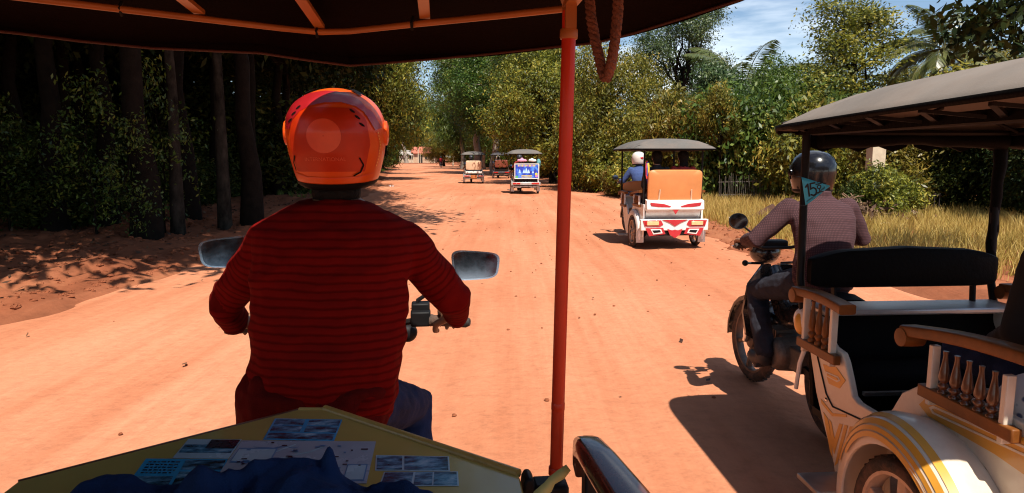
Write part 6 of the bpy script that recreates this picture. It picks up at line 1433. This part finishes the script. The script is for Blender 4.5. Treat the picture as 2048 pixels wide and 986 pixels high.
for j in range(nV + 1):
    for i in range(nU + 1):
        u, v = i / nU, j / nV; x = x0 + (x1 - x0) * u
        back = 1.065 + 0.095 * math.sin(math.pi * min(1, max(0, (u - 0.02) / 0.9))) ** 0.7 + 0.025 * noise.noise(Vector((u * 7, 3, 0))) - 0.06 * max(0, u - 0.75)
        y = y0 + (back - y0) * v; xs_ = x
        e = min(1, (1 - v) / 0.10) * min(1, u / 0.05) * min(1, (1 - u) / 0.05); e = max(0, e) ** 0.6
        wx, wy = noise.noise(Vector((x * 6, y * 6, 4))), noise.noise(Vector((x * 6, y * 6, 9)))
        r1 = 1 - abs(noise.noise(Vector((x * 8.5 + wx * 0.9, y * 5.5 + wy * 0.9, 1.3)))); r2 = 1 - abs(noise.noise(Vector((x * 17 + wy * 1.5, y * 13 + wx * 1.5, 7.7))))
        s1 = 0.5 + 0.5 * math.sin(34 * (x * 0.94 + y * 0.32) + 3.2 * wx + 2.0 * wy); s2 = 0.5 + 0.5 * math.sin(52 * (x * 0.5 - y * 0.86) + 3.6 * wy - 1.5 * wx)
        h = 0.006 + 0.028 * s1 ** 1.4 * (0.6 + 0.5 * r1) + 0.009 * s2 * (0.5 + r1 * 0.5) + 0.006 * r2 ** 4 + 0.003 * noise.noise(Vector((x * 60, y * 60, 2)))
        for rx, ry, a, hh, w in ridges[:5]:
            dx, dy = x - rx, y - ry; al = dx * math.cos(a) + dy * math.sin(a); pe = -dx * math.sin(a) + dy * math.cos(a) + 0.012 * math.sin(al * 25)
            h += hh * 0.30 * math.exp(-(pe / w) ** 2 * 0.8) * math.exp(-(max(0, abs(al) - 0.04) / 0.10) ** 2)
        sd_ = math.exp(-((x + 0.318) / 0.011) ** 2) * math.exp(-((v - 0.90) / 0.06) ** 2); h += 0.035 * sd_
        vs.append((x, y, ZB + 0.0035 + e * h))
mb = MB(); mb.add(vs, [(j * (nU + 1) + i, j * (nU + 1) + i + 1, (j + 1) * (nU + 1) + i + 1, (j + 1) * (nU + 1) + i) for j in range(nV) for i in range(nU)])
o = mb.build('denim_cloth', JEAN, smooth=80, off=Vector((-0.4, 1.0, ZB))); o.location = (-0.4, 1.0, ZB); so = o.modifiers.new('thickness', 'SOLIDIFY'); so.thickness = 0.002; so.offset = 1
tag(o, 'crumpled blue denim cloth lying on the yellow board over the map', 'cloth')

# ================================================================== OUR MOTORCYCLE AND DRIVER
mA = R(7); mloc = Vector((-0.487, 1.862, 0))
om = moto('black motorcycle with square chrome-rimmed mirrors in front of the yellow board', mloc, mA, MOTOBLACK, mirrors='square', hz=1.02, bw=1.12, mir_out=0.405, mir_z=1.225, ind_z=0.085, mir_dz=0.028, mir_n=(rotz((0.08, -0.98, 0.175), -R(7)), rotz((0.40, -0.93, 0.16), -R(7))))
def Q(px, py, Y): return to_local(om, at(px, py, Y))
SHIRT, t_, b_s, n_, l_ = new_mat('striped_red_shirt')
at_ = n_('ShaderNodeAttribute'); at_.attribute_name = 'along'
m1_ = n_('ShaderNodeMath'); m1_.operation = 'MULTIPLY'; m1_.inputs[1].default_value = 1 / 0.0215; m2_ = n_('ShaderNodeMath'); m2_.operation = 'FRACT'
nq = n_('ShaderNodeTexNoise'); nq.inputs['Scale'].default_value = 7; nq.inputs['Detail'].default_value = 3; aq = n_('ShaderNodeMath'); aq.operation = 'MULTIPLY_ADD'; aq.inputs[1].default_value = 0.016; l_(nq.outputs['Fac'], aq.inputs[0]); l_(at_.outputs['Fac'], aq.inputs[2]); l_(aq.outputs['Value'], m1_.inputs[0]); l_(m1_.outputs['Value'], m2_.inputs[0])
rr_ = ramp(n_, [(0.0, (0.125, 0.004, 0.003)), (0.10, (0.155, 0.005, 0.004)), (0.60, (0.140, 0.0045, 0.0035)), (0.74, (0.085, 0.0027, 0.002)), (0.86, (0.085, 0.0027, 0.002)), (1.0, (0.125, 0.004, 0.003))])
l_(m2_.outputs['Value'], rr_.inputs['Fac']); co = n_('ShaderNodeTexCoord'); nz = n_('ShaderNodeTexNoise'); nz.inputs['Scale'].default_value = 420; l_(co.outputs['Object'], nz.inputs['Vector'])
bp = n_('ShaderNodeBump'); bp.inputs['Strength'].default_value = 0.3; bp.inputs['Distance'].default_value = 0.004; l_(nz.outputs['Fac'], bp.inputs['Height']); l_(bp.outputs['Normal'], b_s.inputs['Normal'])
l_(rr_.outputs['Color'], b_s.inputs['Base Color']); b_s.inputs['Roughness'].default_value = 0.9; b_s.inputs['Specular IOR Level'].default_value = 0.04
def stripe_post(J, side):
    def f(co):
        u = np.abs((co - np.array(J['pelvis'])) @ np.array(side)); val = co[:, 2] + 0.10 * np.maximum(0, u - 0.06) ** 1.0 * 0.25
        for a in 'lr':
            pts = [np.array(J[k + a]) for k in ('sh_', 'el_', 'wr_')]; best = np.full(len(co), 9.0); arc = np.zeros(len(co)); acc = 0.0
            for p, q in zip(pts[:-1], pts[1:]):
                d = q - p; L_ = np.linalg.norm(d); t = np.clip(((co - p) @ d) / L_ ** 2, -0.2, 1.0); dist = np.linalg.norm(co - (p + t[:, None] * d), axis=1)
                m = dist < best; best[m] = dist[m]; arc[m] = acc + t[m] * L_; acc += L_
            sgn = -1 if a == 'l' else 1
            us = ((co - np.array(J['pelvis'])) @ np.array(side)) * sgn
            k = np.clip((arc - 0.02) / 0.11, 0, 1); k = k * k * (3 - 2 * k); m = (us > 0.19) & (best < 0.11); val[m] = (val * (1 - k) + (J['sh_' + a].z - arc) * k)[m]
        return val
    return f
def shirt_folds(p):
    low = max(0, min(1, (1.12 - p.z) / 0.22)); n = noise.noise(Vector((p.x * 9, p.y * 9, p.z * 16)))
    r_ = 1 - abs(noise.noise(Vector((p.x * 7 + p.z * 5, p.y * 7, p.z * 11 + 4))))
    d_ = 1 - abs(noise.noise(Vector((p.x * 5 + p.z * 3.5, 2.0, p.z * 9 - p.x * 3))))
    return 0.010 * n * (0.45 + 0.55 * low) + 0.026 * low * (r_ - 0.75) + 0.012 * (d_ * d_ - 0.7) + 0.0045 * noise.noise(p * 26)
J = rider_pose(hz=1.02)
J.update(pelvis=Q(640, 815, 1.78), neck=Q(674, 412, 1.84), head=Q(674, 292, 1.86), sh_l=Q(537, 488, 1.83), sh_r=Q(804, 482, 1.85), el_l=Q(452, 607, 1.93), el_r=Q(908, 600, 1.95),
         hip_l=Q(590, 820, 1.80), hip_r=Q(715, 812, 1.80), kn_l=Q(540, 850, 2.16), kn_r=Q(828, 812, 2.14))
for s, a in ((-1, 'l'), (1, 'r')):
    J['ha_' + a] = Vector((s * 0.319, 0.25, 1.02)); J['wr_' + a] = J['ha_' + a] + Vector((s * 0.012, -0.082, 0.035)); J['an_' + a] = Vector((s * 0.19, 0.02, 0.36)); J['toe_' + a] = Vector((s * 0.20, 0.17, 0.315))
k_ = 1.78 / FOC
tor = [(Q(632, 850, 1.76), 0.178, 0.125), (Q(640, 800, 1.76), 0.198, 0.130), (Q(650, 750, 1.765), 0.200, 0.128), (Q(656, 700, 1.77), 0.199, 0.122), (Q(658, 640, 1.78), 0.200, 0.120), (Q(661, 560, 1.795), 0.208, 0.122),
       (Q(665, 500, 1.81), 0.212, 0.120), (Q(668, 462, 1.82), 0.208, 0.110), (Q(669, 440, 1.83), 0.186, 0.096), (Q(670, 420, 1.832), 0.140, 0.085), (Q(671, 404, 1.835), 0.092, 0.076), (Q(673, 396, 1.84), 0.070, 0.066)]
HRED, t_, b_s, n_, l_ = new_mat('orange_helmet_paint'); b_s.inputs['Base Color'].default_value = (0.78, 0.10, 0.008, 1); b_s.inputs['Roughness'].default_value = 0.32; b_s.inputs['Coat Weight'].default_value = 0.18; b_s.inputs['Coat Roughness'].default_value = 0.12; b_s.inputs['Specular IOR Level'].default_value = 0.3
co = n_('ShaderNodeTexCoord'); nz = n_('ShaderNodeTexNoise'); nz.inputs['Scale'].default_value = 9; nz.inputs['Detail'].default_value = 8; l_(co.outputs['Object'], nz.inputs['Vector'])
rr_ = ramp(n_, [(0.35, (0.68, 0.070, 0.004)), (0.7, (0.78, 0.095, 0.006))]); l_(nz.outputs['Fac'], rr_.inputs['Fac']); l_(rr_.outputs['Color'], b_s.inputs['Base Color'])
drv = person('driver in an orange helmet and red striped shirt in front of the yellow board', mloc, mA, J, SHIRT, denim('blue_denim_trousers', (0.018, 0.025, 0.062)), vox=0.0055, torso=tor, shirt_warp=shirt_folds, shirt_post=stripe_post, sleeve_end=0.94, collar=0.012, arm_r=(0.062, 0.060, 0.053, 0.043))
# untucked hem hanging in folds below the back
mb = MB(); rows = []
for py, hw, hd, Y in ((742, 0.188, 0.112, 1.768), (762, 0.206, 0.140, 1.764), (790, 0.204, 0.146, 1.76), (815, 0.200, 0.149, 1.757), (838, 0.194, 0.149, 1.756), (856, 0.188, 0.142, 1.756)):
    c = Q(642 - (py - 742) * 0.12, py, Y); rows.append([c + Vector((hw * math.copysign(abs(math.cos(a)) ** 0.8, math.cos(a)), hd * math.sin(a), 0)) for a in [2 * math.pi * k / 64 for k in range(64)]])
mb.loft(rows)
for px, py, Y, r_ in ((512, 762, 1.73, 0.030), (508, 785, 1.725, 0.036), (530, 775, 1.68, 0.036)): mb.ell(Q(px, py, Y), (r_ * 1.2, r_, r_ * 1.1))
def tail_folds(p):
    a = math.atan2(p.y - 0.1, p.x); f_ = 1 - abs(noise.noise(Vector((a * 2.6, p.z * 7 + p.x * 5, 1.5)))) * 2
    return 0.014 * f_ * f_ - 0.006 + 0.010 * noise.noise(p * 13) + 0.004 * noise.noise(p * 34)
fuse('shirt_tail', mb, M('dark_red_cotton', (0.080, 0.005, 0.004), 0.9, spec=0.05, var=0.2, bump=0.3, bscale=300), drv, 0.006, 2, warp=tail_folds)
mb = MB(); mb.ell(Q(673, 385, 1.835), (0.066, 0.066, 0.05), 20, 12); mb.build('hair', HAIR, drv, smooth=60)
# helmet
hc = Q(674, 275, 1.845); HK = 1.845 / FOC
HP = [(-0.116, 0.103), (-0.106, 0.110), (-0.08, 0.117), (-0.04, 0.127), (0.01, 0.132), (0.05, 0.128), (0.080, 0.114), (0.102, 0.093), (0.118, 0.066), (0.127, 0.038), (0.131, 0.010)]
HZ = [a for a, _ in HP]; HR = [b for _, b in HP]; FY = 1.14
mb = MB(); zz = list(np.linspace(-0.116, 0.131, 34)); n = 48
def hr(z): return float(np.interp(z, HZ, HR))
mb.loft([[hc + Vector((hr(z) * math.cos(a), FY * hr(z) * math.sin(a), z + (0.012 * math.sin(a) if z < -0.104 else 0))) for a in [2 * math.pi * j / n for j in range(n)]] for z in zz])
hel = mb.build('helmet', HRED, drv, smooth=60); ss = hel.modifiers.new('smooth', 'SMOOTH'); ss.factor = 0.5; ss.iterations = 6
def onhelm(px, py, o=0.0012):
    u = (px - 674) * HK; z = (277 - py) * HK; r_ = hr(z); q = max(0.0, 1 - (u / r_) ** 2) ** 0.5
    p = Vector((u, -FY * r_ * q, z)); nn = Vector((u, p.y / FY ** 2, 0.0)).normalized(); dz = (hr(z + 0.004) - hr(z - 0.004)) / 0.008; nn = (nn - Vector((0, 0, dz))).normalized()
    return hc + p + nn * o
def hstrip(name, mat, mid, w, o=0.002, sub_=6):
    m_ = MB(); P_ = []
    for (a, b) in zip(mid[:-1], mid[1:]):
        for k in range(sub_): t_ = k / sub_; P_.append((a[0] + (b[0] - a[0]) * t_, a[1] + (b[1] - a[1]) * t_))
    P_.append(mid[-1]); rows = [[], [], [], [], []]
    for i, p in enumerate(P_):
        q, r_ = P_[max(0, i - 1)], P_[min(len(P_) - 1, i + 1)]; d = Vector((r_[0] - q[0], r_[1] - q[1], 0)).normalized()
        ww = w(i / (len(P_) - 1)) if callable(w) else w
        for j in range(5): f_ = (j / 2 - 1) * ww; rows[j].append(onhelm(p[0] - d.y * f_, p[1] + d.x * f_, o))
    m_.loft(rows, cap=False, closed=False); return m_.build(name, mat, hel, smooth=60)
BAND = M('crimson_helmet_band', (0.33, 0.010, 0.014), 0.3, coat=0.35); DISC = M('pale_orange_disc', (0.66, 0.060, 0.012), 0.4, coat=0.2); GOLD = M('gold_line', (0.80, 0.30, 0.05), 0.3); VENT = M('vent_black', (0.006, 0.005, 0.005), 0.6, spec=0.08)
HSHADE = M('shaded_orange_panel', (0.46, 0.026, 0.002), 0.35, coat=0.12, spec=0.25)
arcm = [(588, 262), (596, 240), (612, 222), (636, 210), (665, 205), (696, 206), (722, 216), (744, 236), (758, 262)]
hstrip('helmet_band', BAND, arcm, lambda t_: 3 + 10 * math.sin(math.pi * min(1, 0.15 + t_)) ** 0.8 if t_ < 0.85 else 6)
m_ = MB()                                                  # panel below the band, its deeper orange carrying painted shade
rows = []
for j in range(15):
    y = 226 + (342 - 226) * j / 14; hw = np.interp(y, [226, 245, 290, 342], [48, 68, 74, 62]); rows.append([onhelm(674 - 4 + hw * (i / 9 - 1), y, 0.0014) for i in range(19)])
m_.loft(rows, cap=False, closed=False); m_.build('helmet_shade_panel', HSHADE, hel, smooth=60)
m_ = MB(); cx, cy = 664, 277
rings = [[onhelm(cx + r_ * math.cos(a), cy + r_ * math.sin(a), 0.0026) for a in [2 * math.pi * k / 32 for k in range(32)]] for r_ in (31, 24, 16, 8, 1)]; m_.loft(rings, cap=False); m_.build('helmet_disc', DISC, hel, smooth=60)
for px, py in ((617, 225), (608, 236), (600, 248), (714, 232), (723, 243), (730, 256)):
    m_ = MB(); sl = 0.9 if px > 670 else -0.9
    m_.loft([[onhelm(px + 5 * k_r * math.cos(a) * 0.9 - sl * 0 + 2 * k_r * math.sin(a) * sl, py + 3.2 * k_r * math.sin(a) + 2 * k_r * math.cos(a) * sl, 0.003) for a in [2 * math.pi * k / 14 for k in range(14)]] for k_r in (1.0, 0.1)], cap=False); m_.build('vent_hole', VENT, hel)
for a, b in (((622, 196), (640, 187)), ((708, 188), (726, 198))): hstrip('vent_slot', VENT, [a, b], 2.2, 0.0035)
for line in ([(586, 240), (585, 262), (587, 288), (593, 314)], [(757, 268), (760, 290), (757, 312), (750, 335)]):
    for k in range(12):
        i = k / 12 * (len(line) - 1); j = int(i); f0 = i - j; f1 = f0 + 0.14; p = lambda f_: (line[j][0] + (line[j + 1][0] - line[j][0]) * f_, line[j][1] + (line[j + 1][1] - line[j][1]) * f_)
        hstrip('gold_stitch', GOLD, [p(f0), p(min(1, f1))], 0.7, 0.0022, 2)
for line in ([(606, 312), (602, 325), (606, 340)], [(724, 316), (730, 330), (724, 343), (712, 350)]): hstrip('dark_mark', VENT, line, 1.3, 0.0028)
for line in ([(600, 345), (625, 352), (674, 354), (722, 352), (745, 345)],): hstrip('lower_line', DISC, line, 1.0, 0.0026)
# faint lettering below the disc
cu = bpy.data.curves.new('lettering', 'FONT'); cu.body = 'INTERNATIONAL'; cu.size = 0.013; cu.align_x = 'CENTER'; cu.extrude = 0.0
tmp = bpy.data.objects.new('lettering', cu); COL.objects.link(tmp); dg = C.evaluated_depsgraph_get(); dg.update()
lm = bpy.data.meshes.new_from_object(tmp.evaluated_get(dg)); bpy.data.objects.remove(tmp)
for v in lm.vertices: v.co = onhelm(664 + v.co.x / HK, 322 - v.co.y / HK, 0.0030)
lm.materials.clear(); lm.materials.append(M('faint_lettering', (0.66, 0.085, 0.03), 0.35)); link('lettering', lm, hel)
m_ = MB(); m_.loft([[hc + Vector((q * math.cos(a), FY * q * math.sin(a), z + 0.012 * math.sin(a))) for a in [2 * math.pi * j / 40 for j in range(40)]] for z, q in ((-0.126, 0.092), (-0.118, 0.104), (-0.110, 0.107))]); m_.build('helmet_trim', VENT, hel)
m_ = MB(); rr = []
for z, q in ((-0.05, 0.130), (0.0, 0.137), (0.05, 0.133)): rr.append([hc + Vector((q * math.sin(a), q * FY * math.cos(a), z)) for a in [R(-80 + 160 * j / 24) for j in range(25)]])
m_.loft(rr, cap=False, closed=False); v = m_.build('visor', VENT, hel); so = v.modifiers.new('thickness', 'SOLIDIFY'); so.thickness = 0.004
for s in (-1, 1): m_ = MB(); m_.lathe([(0.034, 0), (0.032, 0.007), (0.02, 0.011), (0.004, 0.012)], hc + Vector((s * 0.127, 0.0, 0.012)), (s, 0, 0), 20); m_.build('hinge_cap', HRED, hel)
